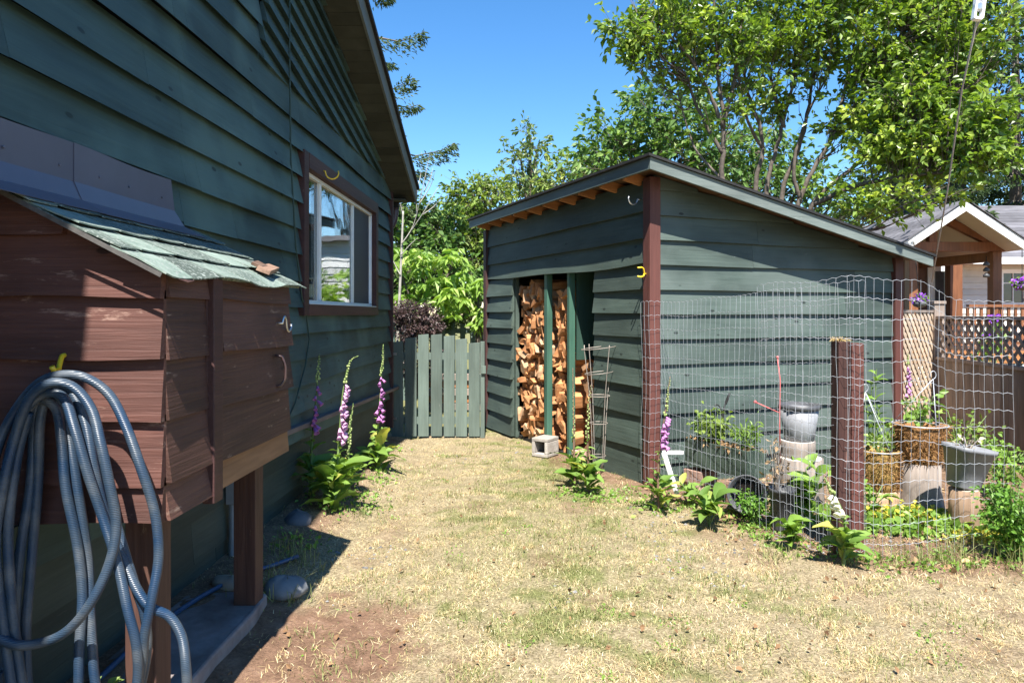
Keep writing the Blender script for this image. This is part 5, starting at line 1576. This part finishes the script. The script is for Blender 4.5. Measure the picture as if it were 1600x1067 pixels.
def coco(label, c, r0, r1, h, mat, hanger):
    root = thing('coco_basket', label, 'basket', c)
    random.seed(int(h * 1000))
    m = MB(); prof = [(r0 * .85, 0)] + [(r0 + (r1 - r0) * (i / 9) ** .8 + random.uniform(-.006, .006), h * i / 9) for i in range(10)] + [(r1 * .9, h + .005), (r1 * .8, h - .05)]
    m.lathe(c, prof, 40, wob=.03); m.build('liner', mat, root)
    n = 1500; a = rng.uniform(0, 6.283, n); t = rng.random(n); rr_ = (r0 + (r1 - r0) * t ** .8) * 1.01
    q = np.stack([c[0] + rr_ * np.cos(a), c[1] + rr_ * np.sin(a), c[2] + h * t], -1)
    crown('fibres', q, rng.uniform(.02, .05, n), leaf_mat('loose fibres ' + label[:8], (.14, .065, .025), (.42, .25, .10), None, .8, .1, .1), root, .0, .0, .10, None, np.stack([np.cos(a), np.sin(a), np.zeros(n)], -1) * .6)
    m = MB(); m.lathe(Vector(c) + Vector((0, 0, h - .04)), [(r1 * .82, 0), (.001, .02)], 20); m.build('soil', M['potsoil'], root)
    m = MB(); m.tube([Vector(c) + Vector(((r1 + .008) * math.cos(a), (r1 + .008) * math.sin(a), h)) for a in [2 * math.pi * k / 28 for k in range(28)]], .004, 5, closed=True); m.build('hoop', M['wire'], root)
    ap = Vector(hanger)
    for k in range(3):
        a = 2.2 * k + .4
        m = MB(); m.tube([Vector(c) + Vector((r1 * math.cos(a), r1 * math.sin(a), h)), ap], .0028, 5); m.build('hanger', M['wire'], root)
    m = MB(); m.tube([ap + Vector((.022 * math.cos(a), 0, .03 + .03 * math.sin(a))) for a in [2 * math.pi * k / 14 - 1.57 for k in range(13)]], .0028, 5); m.build('hanger_ring', M['wire'], root)
    return root
coco('mossy coco fibre basket on the short light stump behind the post', (2.72, 5.25, .155), .12, .15, .30, M['coco2'], at(1352, 612, 5.25))
coco('big brown coco fibre hanging basket on the flared stump', (3.02, 5.22, .372), .135, .182, .285, M['coco'], at(1458, 592, 5.2))
bushlet('potted_plant', 'sparse sprouts growing in the mossy coco basket', (2.72, 5.25, .42), .14, .14, 50, .05, M['leaf_hedge'], 8)
bushlet('potted_plant', 'green shoots growing in the big coco basket', (3.03, 5.22, .63), .14, .26, 70, .06, M['herb'], 8)
bushlet('potted_plant', 'dry pale stalks standing in the tilted grey pot', (3.06, 4.72, .52), .1, .14, 26, .05, leaf_mat('dry stalk', (.4, .34, .25), (.55, .5, .4), None, .7, .1, .2), 8, stem_mat='rust')
bushlet('potted_plant', 'dry brown stems standing in the black nursery pot', (C2.x - .04, C2.y, .2), .10, .42, 40, .05, leaf_mat('withered leaves', (.25, .16, .09), (.45, .33, .2), None, .7, .1, .2), 10, stem_mat='rust')
# long planter box
pl = thing('planter_box', 'long dark green wooden planter box on bricks behind the wire', 'planter', (1.55, 5.5, .0))
Pa, Pb = Vector((1.36, 5.80, 0)), Vector((1.70, 5.22, 0))
d = (Pb - Pa).normalized(); n_ = Vector((-d.y, d.x, 0)); 
if n_.x < 0: n_ = -n_
zt_, zb_, W_ = .445, .225, .21
def bd(mb, p, q, z0, z1, th, nn):
    mb.hexa([Vector((p.x, p.y, z0)), Vector((q.x, q.y, z0)), Vector((q.x, q.y, z0)) + nn * th, Vector((p.x, p.y, z0)) + nn * th, Vector((p.x, p.y, z1)), Vector((q.x, q.y, z1)), Vector((q.x, q.y, z1)) + nn * th, Vector((p.x, p.y, z1)) + nn * th])
for p, q, nn in ((Pa, Pb, n_), (Pa + n_ * W_, Pb + n_ * W_, -n_), (Pa + n_ * .02, Pa + n_ * (W_ - .02), d), (Pb + n_ * .0201, Pb + n_ * (W_ - .0201), -d)):
    mb = MB(); bd(mb, p, q, zb_, zt_, .019, nn); mb.build('side', M['planter'], pl, .002)
mb = MB(); bd(mb, Pa + d * .02 + n_ * .02, Pb - d * .02 + n_ * .02, zb_ + .005, zt_ - .03, W_ - .04, n_); mb.build('soil', M['potsoil'], pl)
for f_, lb in ((.12, 'left'), (.82, 'right')):
    pc = Pa.lerp(Pb, f_) + n_ * .1
    for r_ in range(2):
        mb = MB(); mb.box((pc.x, pc.y, .02 + .112 * r_), (.2, .19, .108), (0, 0, R(10 * r_ + 25)), .006)
        o = mb.build('brick', M['brick'], None, .006); recenter(o, (pc.x, pc.y, -.03 + .112 * r_))
        tag(o, 'rough pink brick in the stacked supports under the green planter box', 'brick', 'bricks under the planter box')
pc = Pa.lerp(Pb, .35) + n_ * .1
bushlet('potted_plant', 'leafy green plant growing in the middle of the planter box', (pc.x, pc.y, .42), .17, .26, 260, .055, M['leaf_hedge'], 12)
pc = Pa.lerp(Pb, .1) + n_ * .1
bushlet('potted_plant', 'small sprig at the left end of the planter box', (pc.x, pc.y, .42), .07, .22, 34, .045, M['herb'], 5)
pc = Pa.lerp(Pb, .85) + n_ * .1
bushlet('potted_plant', 'spiky plant at the near end of the planter box', (pc.x, pc.y, .42), .13, .24, 130, .06, M['herb'], 9, aspect=.3)
q = np.concatenate([np.array(Pa.lerp(Pb, t) + n_ * random.uniform(.0, .2) + Vector((0, 0, .435)))[None] for t in np.linspace(.03, .97, 130)])
o = crown('dry_trimmings', q, rng.uniform(.03, .06, len(q)), leaf_mat('dry trimmings', (.22, .13, .06), (.42, .28, .15), None, .7, .1, .2), pl, .8, .1, .5); o['kind'] = 'stuff'
# white angle bracket, pink stake, black garden hook
ab = thing('metal_bracket', 'white painted metal angle lying against the planter', 'bracket', gb(1050, 770, 0))
mb = MB(); a0 = at(1037, 707, 5.55); mb.beam(a0, at(1066, 707, 5.7), .03, .03); mb.build('arm', M['white'], ab, .003)
mb = MB(); mb.beam(a0 + Vector((.0, 0, .0)), at(1058, 772, 5.45), .03, .03); mb.build('arm', M['white'], ab, .003)
mb = MB(); mb.tube([at(1219, 735, 5.2), at(1218, 650, 5.2), at(1219, 595, 5.2), at(1215, 560, 5.2)], .0045, 7); mb.lathe(at(1215, 558, 5.2), [(0, -.012), (.013, 0), (0, .012)], 8)
o = mb.build('plant_stake', M['pinkrod']); recenter(o, at(1219, 735, 5.2)); tag(o, 'thin pink plastic stake beside the grey pot', 'stake')
mb = MB(); mb.tube([at(1218, 645, 5.2), at(1180, 628, 5.2)], .004, 7); mb.lathe(at(1180, 628, 5.2), [(0, -.016), (.016, 0), (0, .016)], 8)
o = mb.build('plant_clip', M['pinkrod']); recenter(o, at(1218, 645, 5.2)); tag(o, 'short red rod sticking out sideways from the pink stake', 'rod')
mb = MB(); Yh = 5.75
mb.tube(smoothpath([at(1130, 700, Yh), at(1130, 650, Yh), at(1134, 628, Yh), at(1140, 614, Yh), at(1138, 622, Yh), at(1134, 632, Yh)], 5), .007, 6)
mb.tube(smoothpath([at(1130, 660, Yh), at(1126, 638, Yh), at(1119, 632, Yh), at(1117, 640, Yh)], 5), .006, 6)
o = mb.build('garden_hook', M['black_edge']); recenter(o, at(1130, 700, Yh)); tag(o, 'black double curled garden hook standing in the planter box', 'garden hook')

# ------------------------------------------------------------------ wire fence and posts
fp = thing('fence_post', 'red brown double timber post holding the wire fence corner', 'post', (2.03, 4.30, -.05))
mb = MB(); mb.box((1.990, 4.300, .62), (.082, .09, 1.41), (R(.2), R(-.1), R(6))); mb.build('timber', wood('shaded red timber', (.055, .022, .018), (.085, .035, .028), (0, 0, 1), 26, .7, .5, wear=.4, wear_col=(.18, .09, .07)), fp, .004)  # darker copy of the post red, shade painted into the colour
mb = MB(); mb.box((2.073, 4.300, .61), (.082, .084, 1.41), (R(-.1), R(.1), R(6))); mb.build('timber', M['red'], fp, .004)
q = np.stack([rng.uniform(1.945, 2.03, 240), rng.uniform(4.26, 4.35, 240), np.full(240, 1.333)], -1)
crown('frayed_top', q, rng.uniform(.012, .03, 240), M['straw'], fp, .3, -.4, .25)
def wire_run(mb, path, sp, hsp, z0f, z1f, seed, rw=.00115, free_end=False, wob=.006):
    rs = random.Random(seed)
    # resample the path evenly
    P = [Vector(p) for p in path]; seg = []; pts = []
    for a, b_ in zip(P[:-1], P[1:]):
        n = max(1, int(round((b_ - a).length / sp)))
        for i in range(n): pts.append(a.lerp(b_, i / n))
    pts.append(P[-1]); m = len(pts)
    def wp(i, f, z):
        i = min(i, m - 1.001); k = int(i); p = pts[k].lerp(pts[min(k + 1, m - 1)], i - k)
        return Vector((p.x + .007 * math.sin(z * 5 + i * .13 + seed), p.y + .007 * math.cos(z * 4.1 + i * .2), z))
    rows_ = []
    zlo = [z0f(i / (m - 1)) for i in range(m)]; zhi = [z1f(i / (m - 1)) for i in range(m)]
    nr = int(round((zhi[0] - zlo[0]) / hsp))
    for r_ in range(nr + 1):
        line = []
        for k in range((m - 1) * 2 + 1):
            i = k / 2; f = r_ / nr
            a = zlo[int(min(i, m - 1))] * (1 - (i % 1)) + zlo[min(int(i) + 1, m - 1)] * (i % 1)
            b_ = zhi[int(min(i, m - 1))] * (1 - (i % 1)) + zhi[min(int(i) + 1, m - 1)] * (i % 1)
            z = a + (b_ - a) * f + (.005 if k % 2 else -.003) + .006 * math.sin(i * .5 + r_)
            line.append(wp(i, f, z))
        mb.tube(line, rw * 1.1, 4, cap=False)
    for i in range(m):
        line = []
        jx = rs.uniform(-wob, wob)
        for r_ in range(nr + 1):
            f = r_ / nr; z = zlo[i] + (zhi[i] - zlo[i]) * f
            line.append(wp(i + rs.uniform(-.06, .06), f, z) + Vector((jx * f, 0, 0)))
        mb.tube(line, rw, 4, cap=False)
wf = thing('wire_fence', 'galvanised wire mesh run from the woodshed corner post to the red brown post', 'fence', (1.5, 5.1, 0))
mb = MB()
pA = A + NF * .075 + SD * .03; pB = A + NF * .075 + NS * .08 - SD * .01; pC = A + NS * .085 + SS * .05
path = [pA, pB, pC, Vector((1.30, 5.72, 0)), Vector((1.60, 5.08, 0)), Vector((1.93, 4.33, 0)), Vector((2.06, 4.20, 0)), Vector((2.11, 4.23, 0))]
wire_run(mb, path, .056, .118, lambda t: .03 + .0 * t, lambda t: 1.60 + .10 * max(0, t - .25) / .75 - .0, 3)
mb.build('wire_mesh', M['wire'], wf)
wf2 = thing('wire_fence', 'galvanised wire mesh run right of the red brown post with loose free end', 'fence', (2.5, 4.2, 0))
mb = MB()
path = [Vector((1.62, 4.72, 0)), Vector((1.82, 4.36, 0)), Vector((1.98, 4.205, 0)), Vector((2.2, 4.20, 0)), Vector((2.55, 4.22, 0)), Vector((2.8, 4.26, 0)), Vector((3.03, 4.24, 0))]
def topz(t):
    return 1.715 + .012 * math.sin(t * 20) - .13 * sst(.62, .80, t) - .02 * sst(.85, 1, t) - .03 * (1 - sst(0, .25, t))
wire_run(mb, path, .060, .120, lambda t: -.02 + .03 * math.sin(t * 9), topz, 8, wob=.012)
mb.build('wire_mesh', M['wire'], wf2)

# ------------------------------------------------------------------ lattice fence at the right
random.seed(61)
F0, F1 = Vector((5.42, 9.0, 0)), Vector((5.08, 5.0, 0))
lf = thing('board_fence', 'weathered grey board fence topped by dark lattice at the right edge', 'fence', (5.3, 7.5, -.1))
dF = (F1 - F0).normalized(); nF = Vector((dF.y, -dF.x, 0))
for i_, f_ in enumerate((0.0, .5, 1.0)):
    mb = MB(); p = F0.lerp(F1, f_); mb.box((p.x, p.y, .76), (.14, .14, 1.72), (0, 0, R(5))); mb.box((p.x, p.y, 1.645), (.17, .17, .04), (0, 0, R(5))); mb.build('post', M['fencewood'], lf, .005)
L_ = (F1 - F0).length; n = int(L_ / .14)
for k in range(n):
    p, q = F0 + dF * (L_ * k / n + .003), F0 + dF * (L_ * (k + 1) / n - .003)
    mb = MB(); bd(mb, p, q, -.12, .90 + random.uniform(-.004, .004), .02, nF); mb.build('board', M['fencewood'], lf)
for z in (.92, 1.45):
    mb = MB(); mb.beam(F0 + Vector((0, 0, z)), F1 + Vector((0, 0, z)), .09, .04); mb.build('rail', M['fencewood'], lf, .003)
def lattice(mb, p, q, z0, z1, sp, w, th, nrm):
    p, q = Vector(p), Vector(q); L_ = (q - p).length; d = (q - p).normalized(); H = z1 - z0
    for s_, layer in ((1, 0), (-1, 1)):
        c = -H
        while c < L_ + H:
            # line u = c + s*(z - z0)  (s=1) or u = c + H - ...
            ua, za = (c, z0) if s_ == 1 else (c + H, z0)
            ub, zb = (c + H, z1) if s_ == 1 else (c, z1)
            # clip to 0..L
            t0, t1 = 0.0, 1.0
            du = ub - ua
            for lim, sg in ((0, 1), (L_, -1)):
                fa, fb = sg * (ua - lim), sg * (ub - lim)
                if fa < 0 and fb < 0: t0 = 2; break
                if fa < 0: t0 = max(t0, fa / (fa - fb))
                elif fb < 0: t1 = min(t1, fa / (fa - fb))
            if t1 - t0 > .03:
                A_ = p + d * (ua + du * t0) + Vector((0, 0, za + H * t0)) + nrm * (th * layer * 1.05)
                B_ = p + d * (ua + du * t1) + Vector((0, 0, za + H * t1)) + nrm * (th * layer * 1.05)
                mb.beam(A_, B_, w, th, up=nrm)
            c += sp
mb = MB(); lattice(mb, F0 + Vector((0, 0, 0)), F1, .94, 1.43, .145, .04, .009, nF); mb.build('lattice', M['fencewood'], lf)
lp = thing('lattice_panel', 'pale bare wood lattice panel between woodshed corner and grey fence post', 'lattice', (4.9, 8.5, -.1))
L0, L1 = Vector((4.45, 8.15, 0)), Vector((5.36, 8.98, 0))
dl = (L1 - L0).normalized(); nl = Vector((dl.y, -dl.x, 0))
mb = MB(); lattice(mb, L0, L1, -.05, 1.52, .135, .05, .010, nl); mb.build('slats', M['lattice'], lp)
mb = MB(); mb.beam(L0 + Vector((0, 0, 1.53)), L1 + Vector((0, 0, 1.53)), .05, .03); mb.beam(L0 + Vector((0, 0, -.06)), L0 + Vector((0, 0, 1.5)), .04, .03, up=(0, 1, 0)); mb.build('frame', M['fencewood'], lp)
fx = gb(1416, 690, 0)
foxglove('violet spiked flower in front of the pale lattice panel', Vector((4.3, 7.7, -.08)), [Vector((4.3, 7.7, .5)), Vector((4.31, 7.7, .8)), Vector((4.32, 7.7, 1.05))], nfl=14, f0=.6, f1=.9, leaves=14, leafL=.3)

# ------------------------------------------------------------------ neighbouring house with timber porch
NM = {}
M['siding'] = rough_mat('cream siding', (.50, .48, .42), (.56, .54, .48), 3, .6, .05)
M['ashingle'] = wood('grey roof shingles', (.095, .093, .105), (.15, .148, .165), (1, 0, 0), 6, .9, .5, tint_amt=.3, stain=.3)
M['wtrim'] = rough_mat('white trim', (.70, .70, .68), (.78, .78, .76), 3, .5, .03)
nh = thing('neighbour_house', 'cream sided neighbouring house with grey shingle roof and timber posted gable porch', 'house', (11, 17, -.1))
YP = 13.8
ap = at(1510, 314, YP); le = at(1410, 381, YP); re = at(1612, 381, YP)
apx, apz = ap.x, ap.z; hw = (re.x - le.x) / 2; drop = apz - (le.z + re.z) / 2
slp = drop / hw
def roofpl(mb, x0, x1, y0, y1, lo, hi):   # one slope of the porch roof between x0 (apex side) and x1
    zf = lambda x: apz - slp * abs(x - apx)
    mb.hexa([(x0, y0, zf(x0) + lo), (x1, y0, zf(x1) + lo), (x1, y1, zf(x1) + lo), (x0, y1, zf(x0) + lo), (x0, y0, zf(x0) + hi), (x1, y0, zf(x1) + hi), (x1, y1, zf(x1) + hi), (x0, y1, zf(x0) + hi)])
mb = MB()
nc = 12
for sg in (-1, 1):
    for k in range(nc):
        a, b_ = apx + sg * (hw + .12) * k / nc, apx + sg * (hw + .12) * (k + 1) / nc
        roofpl(mb, min(a, b_), max(a, b_), YP - .03, 20.5, .0 + (nc - k) * .002, .03 + .002 * (k % 2))
pr_ = mb.build('porch_roof', M['ashingle'], nh)
mb = MB()
for sg in (-1, 1):
    a, b_ = apx, apx + sg * (hw + .1); roofpl(mb, min(a, b_), max(a, b_), YP, YP + .04, -.20, -.006)
mb.build('fascia', M['wtrim'], pr_)
mb = MB()
for sg in (-1, 1):
    a, b_ = apx, apx + sg * (hw + .05); roofpl(mb, min(a, b_), max(a, b_), YP + .041, 18.5, -.06, -.01)
mb.build('ceiling', rough_mat('cream ceiling boards', (.55, .52, .45), (.62, .58, .5), 3, .6, .05), pr_)
mb = MB(); roofpl(mb, apx - .95, apx - .10, 17.0, 17.1, .05, .075); mb.build('solar_panel', rough_mat('dark panel', (.03, .035, .05), (.04, .05, .07), 3, .3, .05, spec=.5), pr_)
tb = M['timber']
def tbeam(a, b_, w, h, nm='beam'):
    mb = MB(); mb.beam(a, b_, w, h); mb.build(nm, tb, nh, .006)
pxr, pxl = at(1554, 400, YP + .85), at(1424, 430, YP + .85)
for p in (pxr, pxl):
    mb = MB(); mb.box((p.x, YP + .85, 1.45), (.19, .19, 2.75)); mb.build('post', tb, nh, .008)
zt1 = at(1500, 372, YP + .85).z
tbeam((pxl.x - .15, YP + .85, 2.93), (pxr.x + .25, YP + .85, 2.93), .17, .20)
tbeam((apx, YP + .85, 3.03), (apx, YP + .85, apz - .22), .001, .001) if False else None
mb = MB(); mb.box((apx - .2, YP + .85, (3.03 + apz - .2) / 2), (.17, .15, apz - .2 - 3.03)); mb.build('king_post', tb, nh, .006)
tbeam((pxl.x, YP + .86, 2.98), (apx, YP + .86, apz - .22), .13, .15, 'rafter'); tbeam((pxr.x, YP + .86, 2.98), (apx, YP + .86, apz - .22), .13, .15, 'rafter')
tbeam((pxr.x, YP + .95, 2.72), (pxr.x - .4, 17.0, 2.72), .16, .2); tbeam((pxl.x, YP + .95, 2.93), (pxl.x, 17.0, 2.93), .16, .2)
pm = at(1490, 420, 16.6); mb = MB(); mb.box((pm.x, 16.6, 1.8), (.30, .22, 2.3)); mb.build('post', tb, nh, .006)
wq = at(1500, 450, 17).x - .012; mb = MB(); mb.box((wq - 1.15, 17.05, 1.9), (2.3, .08, 2.6)); mb.build('porch_wall', wood('dark porch wall', (.08, .034, .018), (.12, .052, .026), (0, 0, 1), 14, .6, .2), nh)
dx = at(1467, 450, 16.98); mb = MB(); mb.box((dx.x, 16.99, 1.75), (.55, .04, 2.0)); dr = mb.build('door', M['wtrim'], nh)
mb = MB(); mb.box((dx.x + .05, 16.965, 1.95), (.30, .012, 1.2)); mb.build('door_glass', rough_mat('door glass', (.05, .06, .065), (.09, .10, .11), 3, .1, .02, spec=.6), dr)
# main body
wx0 = at(1500, 450, 17).x
mb = MB()
for k in range(18):
    z = .1 + k * .155
    mb.hexa([(wx0, 17.0, z), (24, 17.0, z), (24, 17.12, z), (wx0, 17.12, z), (wx0, 17.02, z + .153), (24, 17.02, z + .153), (24, 17.12, z + .153), (wx0, 17.12, z + .153)])
mb.build('wall', M['siding'], nh)
ez = at(1560, 408, 16.5).z
mb = MB()
for k in range(16):
    y0, y1 = 16.4 + k * .3, 16.4 + (k + 1) * .3; z0, z1 = ez + .08 + k * .125, ez + .08 + (k + 1) * .125
    mb.hexa([(wx0 - .1, y0, z0 - .03), (25, y0, z0 - .03), (25, y1, z1 - .03), (wx0 - .1, y1, z1 - .03), (wx0 - .1, y0, z0 + .012), (25, y0, z0 + .012), (25, y1, z1), (wx0 - .1, y1, z1)])
mr = mb.build('roof', M['ashingle'], nh)
mb = MB(); mb.box(((wx0 + 25) / 2 - .05, 16.37, ez + .0), (25 - wx0 + .1, .05, .16)); mb.box(((wx0 + 25) / 2, 16.7, ez - .04), (25 - wx0, .6, .02)); mb.build('gutter', M['wtrim'], mr)
mb = MB()
for k in range(14):   # far roof behind the porch, left part
    y0, y1 = 17.6 + k * .3, 17.6 + (k + 1) * .3; z0 = 2.85 + k * .125
    mb.hexa([(7.0, y0, z0 - .03), (apx, y0, z0 - .03), (apx, y1, z0 + .095), (7.0, y1, z0 + .095), (7.0, y0, z0 + .012), (apx, y0, z0 + .012), (apx, y1, z0 + .125), (7.0, y1, z0 + .125)])
mb.build('rear_roof', M['ashingle'], nh)
wl, wr = at(1563, 450, 16.98).x, at(1640, 450, 16.98).x; zt2, zb2 = at(1563, 424, 16.98).z, at(1563, 476, 16.98).z
mb = MB(); mb.box(((wl + wr) / 2, 16.985, zt2), (wr - wl, .06, .10)); mb.box(((wl + wr) / 2, 16.985, zb2), (wr - wl, .06, .10))
for f_ in (0, .5, 1): mb.box((wl + (wr - wl) * f_, 16.98, (zt2 + zb2) / 2), (.11, .07, zt2 - zb2 - .1))
nw = mb.build('window', M['wtrim'], nh)
for f_ in (0, .5):
    mb = MB(); mb.box((wl + (wr - wl) * (f_ + .25), 16.99, (zt2 + zb2) / 2), ((wr - wl) / 2 - .13, .012, zt2 - zb2 - .1)); mb.build('pane', rough_mat('dark pane', (.03, .04, .045), (.06, .07, .075), 2, .08, .02, spec=.6), nw)
    mb = MB(); mb.box((wl + (wr - wl) * (f_ + .25), 16.97, (zt2 + zb2) / 2 + .12), ((wr - wl) / 2 - .13, .02, .025)); mb.box((wl + (wr - wl) * (f_ + .25), 16.972, (zt2 + zb2) / 2), (.02, .02, zt2 - zb2 - .1)); mb.build('muntin', M['wtrim'], nw)
# deck with railing
dz = .72
mb = MB(); mb.box((pxl.x + 3.6, 15.4, dz), (8.2, 3.2, .05)); mb.build('deck', tb, nh)
mb = MB(); mb.box((pxl.x + 3.6, 13.78, dz - .10), (8.2, .05, .24)); mb.build('deck_fascia', M['rafter'], nh)
mb = MB(); lattice(mb, (pxl.x - .4, 13.8, 0), (pxl.x + 7.6, 13.8, 0), -.08, dz - .24, .16, .05, .012, Vector((0, -1, 0))); mb.build('skirt_lattice', M['wtrim'], nh)
rx0, rx1 = pxr.x - 1.0, pxr.x + 4.0
mb = MB(); mb.box(((rx0 + rx1) / 2, YP + .2, 1.66), (rx1 - rx0, .10, .05)); mb.box(((rx0 + rx1) / 2, YP + .2, .90), (rx1 - rx0, .06, .06)); rl = mb.build('railing', tb, nh)
x = rx0
while x < rx1:
    mb = MB(); mb.box((x, YP + .2, 1.27), (.055, .035, .70)); mb.build('baluster', M['timber'], rl); x += .14
# hanging flowers on the porch
def flowerball(label, c, r_, top):
    root = thing('flower_basket', label, 'basket', c)
    m = MB(); m.lathe(c, [(.02, -.12), (.11, -.08), (.15, .0), (.13, .0)], 14); m.build('bowl', M['pot_dark'], root)
    q = ell(c[0], c[1], c[2] + .05, r_, r_, r_ * .75, 260, 1)
    crown('leaves', q[:130], .07, M['herb'], root); crown('flowers', q[130:], .065, M['purple'], root, .8, .1, .9)['kind'] = 'stuff'
    m = MB(); m.tube([Vector(c), Vector(top)], .008, 4); m.build('hanger', M['black_edge'], root)
c = at(1437, 472, 13.6); flowerball('purple flower basket hanging left of the porch door', (c.x, c.y, c.z), .15, (c.x, c.y + .2, 2.95))
c = at(1597, 445, 13.9); flowerball('purple flower basket hanging at the right edge by the window', (c.x, c.y, c.z), .17, (c.x, c.y, 2.8))
for px, py, lb in ((1545, 524, 'purple flower clump behind the upper lattice of the board fence'), (1555, 497, 'purple flower clump just above the rail of the board fence')):
    c = at(px, py, 9.5); root = thing('flower_plant', lb, 'flower', (c.x, c.y, -.1))
    m = MB(); m.tube([(c.x, c.y, -.1), (c.x + .02, c.y, c.z)], .008, 5); m.build('stem', M['fox_stem'], root)
    q = ell(c.x, c.y, c.z, .07, .07, .045, 70, 1); crown('flowers', q, .05, M['purple'], root, .8, .1, .9)['kind'] = 'stuff'
    q = ell(c.x, c.y, c.z - .3, .2, .2, .25, 120, 0); crown('leaves', q, .09, M['herb'], root)
# wind chime
c = at(1541, 412, 14.3); root = thing('wind_chime', 'dark hanging chime beside the right porch post', 'wind chime', c)
m = MB(); m.tube([Vector((c.x, c.y, 2.7)), c], .006, 4); m.build('cord', M['black_edge'], root)
for k in range(3):
    m = MB(); m.lathe(c + Vector((0, 0, -.12 * k)), [(.01, .05), (.06, .0), (.055, -.04), (.01, -.05)], 10); m.build('cup', M['pot_dark'], root)

# ------------------------------------------------------------------ clothes line pulley
pc = at(1529, 14, 5.6)
py_ = thing('line_pulley', 'white clothesline pulley hanging on its rope at the top right', 'pulley', pc)
mb = MB(); mb.box(pc + Vector((-.03, 0, .01)), (.018, .05, .20), (0, R(8), 0)); mb.box(pc + Vector((.035, 0, .01)), (.018, .05, .20), (0, R(8), 0)); mb.box(pc + Vector((-.012, 0, -.085)), (.06, .05, .025), (0, R(8), 0)); mb.build('housing', M['white'], py_, .006)
mb = MB(); mb.lathe(pc + Vector((.003, 0, .02)), [(.02, -.012), (.045, -.012), (.036, 0), (.045, .012), (.02, .012)], 18, rot=Euler((R(90), 0, 0)).to_matrix()); mb.build('wheel', M['metal'], py_)
mb = MB()
top = Vector((pc.x + .12, pc.y - .1, 5.6)); e = at(1456, 440, 8.6)
mb.tube([pc + Vector((-.01, 0, -.08)), at(1503, 140, 6.3), at(1480, 300, 7.4), e], .008, 6); mb.tube([pc + Vector((.02, 0, -.08)), at(1524, 48, 5.75)], .006, 5)
mb.tube([pc + Vector((.01, 0, .1)), top], .008, 6)
o = mb.build('rope', rough_mat('grey rope', (.25, .23, .22), (.36, .33, .31), 60, .8, .3)); recenter(o, e); tag(o, 'long grey rope slanting from the pulley down to the lattice post', 'rope')

# ------------------------------------------------------------------ unseen outbuilding and shrub, added for the window glass to mirror
ob = thing('outbuilding', 'pale grey sided outbuilding added unseen behind the woodshed for the window to mirror', 'building', (1.6, 14.6, -.1))
mb = MB()
for k in range(22):
    z = -.1 + k * .14
    mb.hexa([(.05, 13.6, z), (3.2, 13.6, z), (3.2, 13.8, z), (.05, 13.8, z), (.05, 13.62, z + .138), (3.2, 13.62, z + .138), (3.2, 13.8, z + .138), (.05, 13.8, z + .138)])
mb.box((.08, 14.6, 1.4), (.06, 1.6, 2.9)); mb.box((3.17, 14.6, 1.4), (.06, 1.6, 2.9)); mb.box((1.62, 15.42, 1.4), (3.1, .06, 2.9))
mb.build('wall', rough_mat('pale grey siding', (.42, .42, .43), (.52, .52, .53), 2, .7, .1), ob)
mb = MB(); mb.box((1.62, 14.5, 2.98), (3.5, 2.2, .1)); mb.build('roof', M['ashingle'], ob)
tree('broadleaf_shrub', 'bright green shrub added unseen before the pale outbuilding for the window to mirror', (.3, 12.4, -.12), [([(.3, 12.4, -.12), (.3, 12.4, 1.0), (.25, 12.4, 1.6)], .04, .02)], [(845, 470, 12.4, 45, 45, .5, 26)], .2, M['leaf_bright'], M['bark'], per=20, spread=.25, cat='shrub')
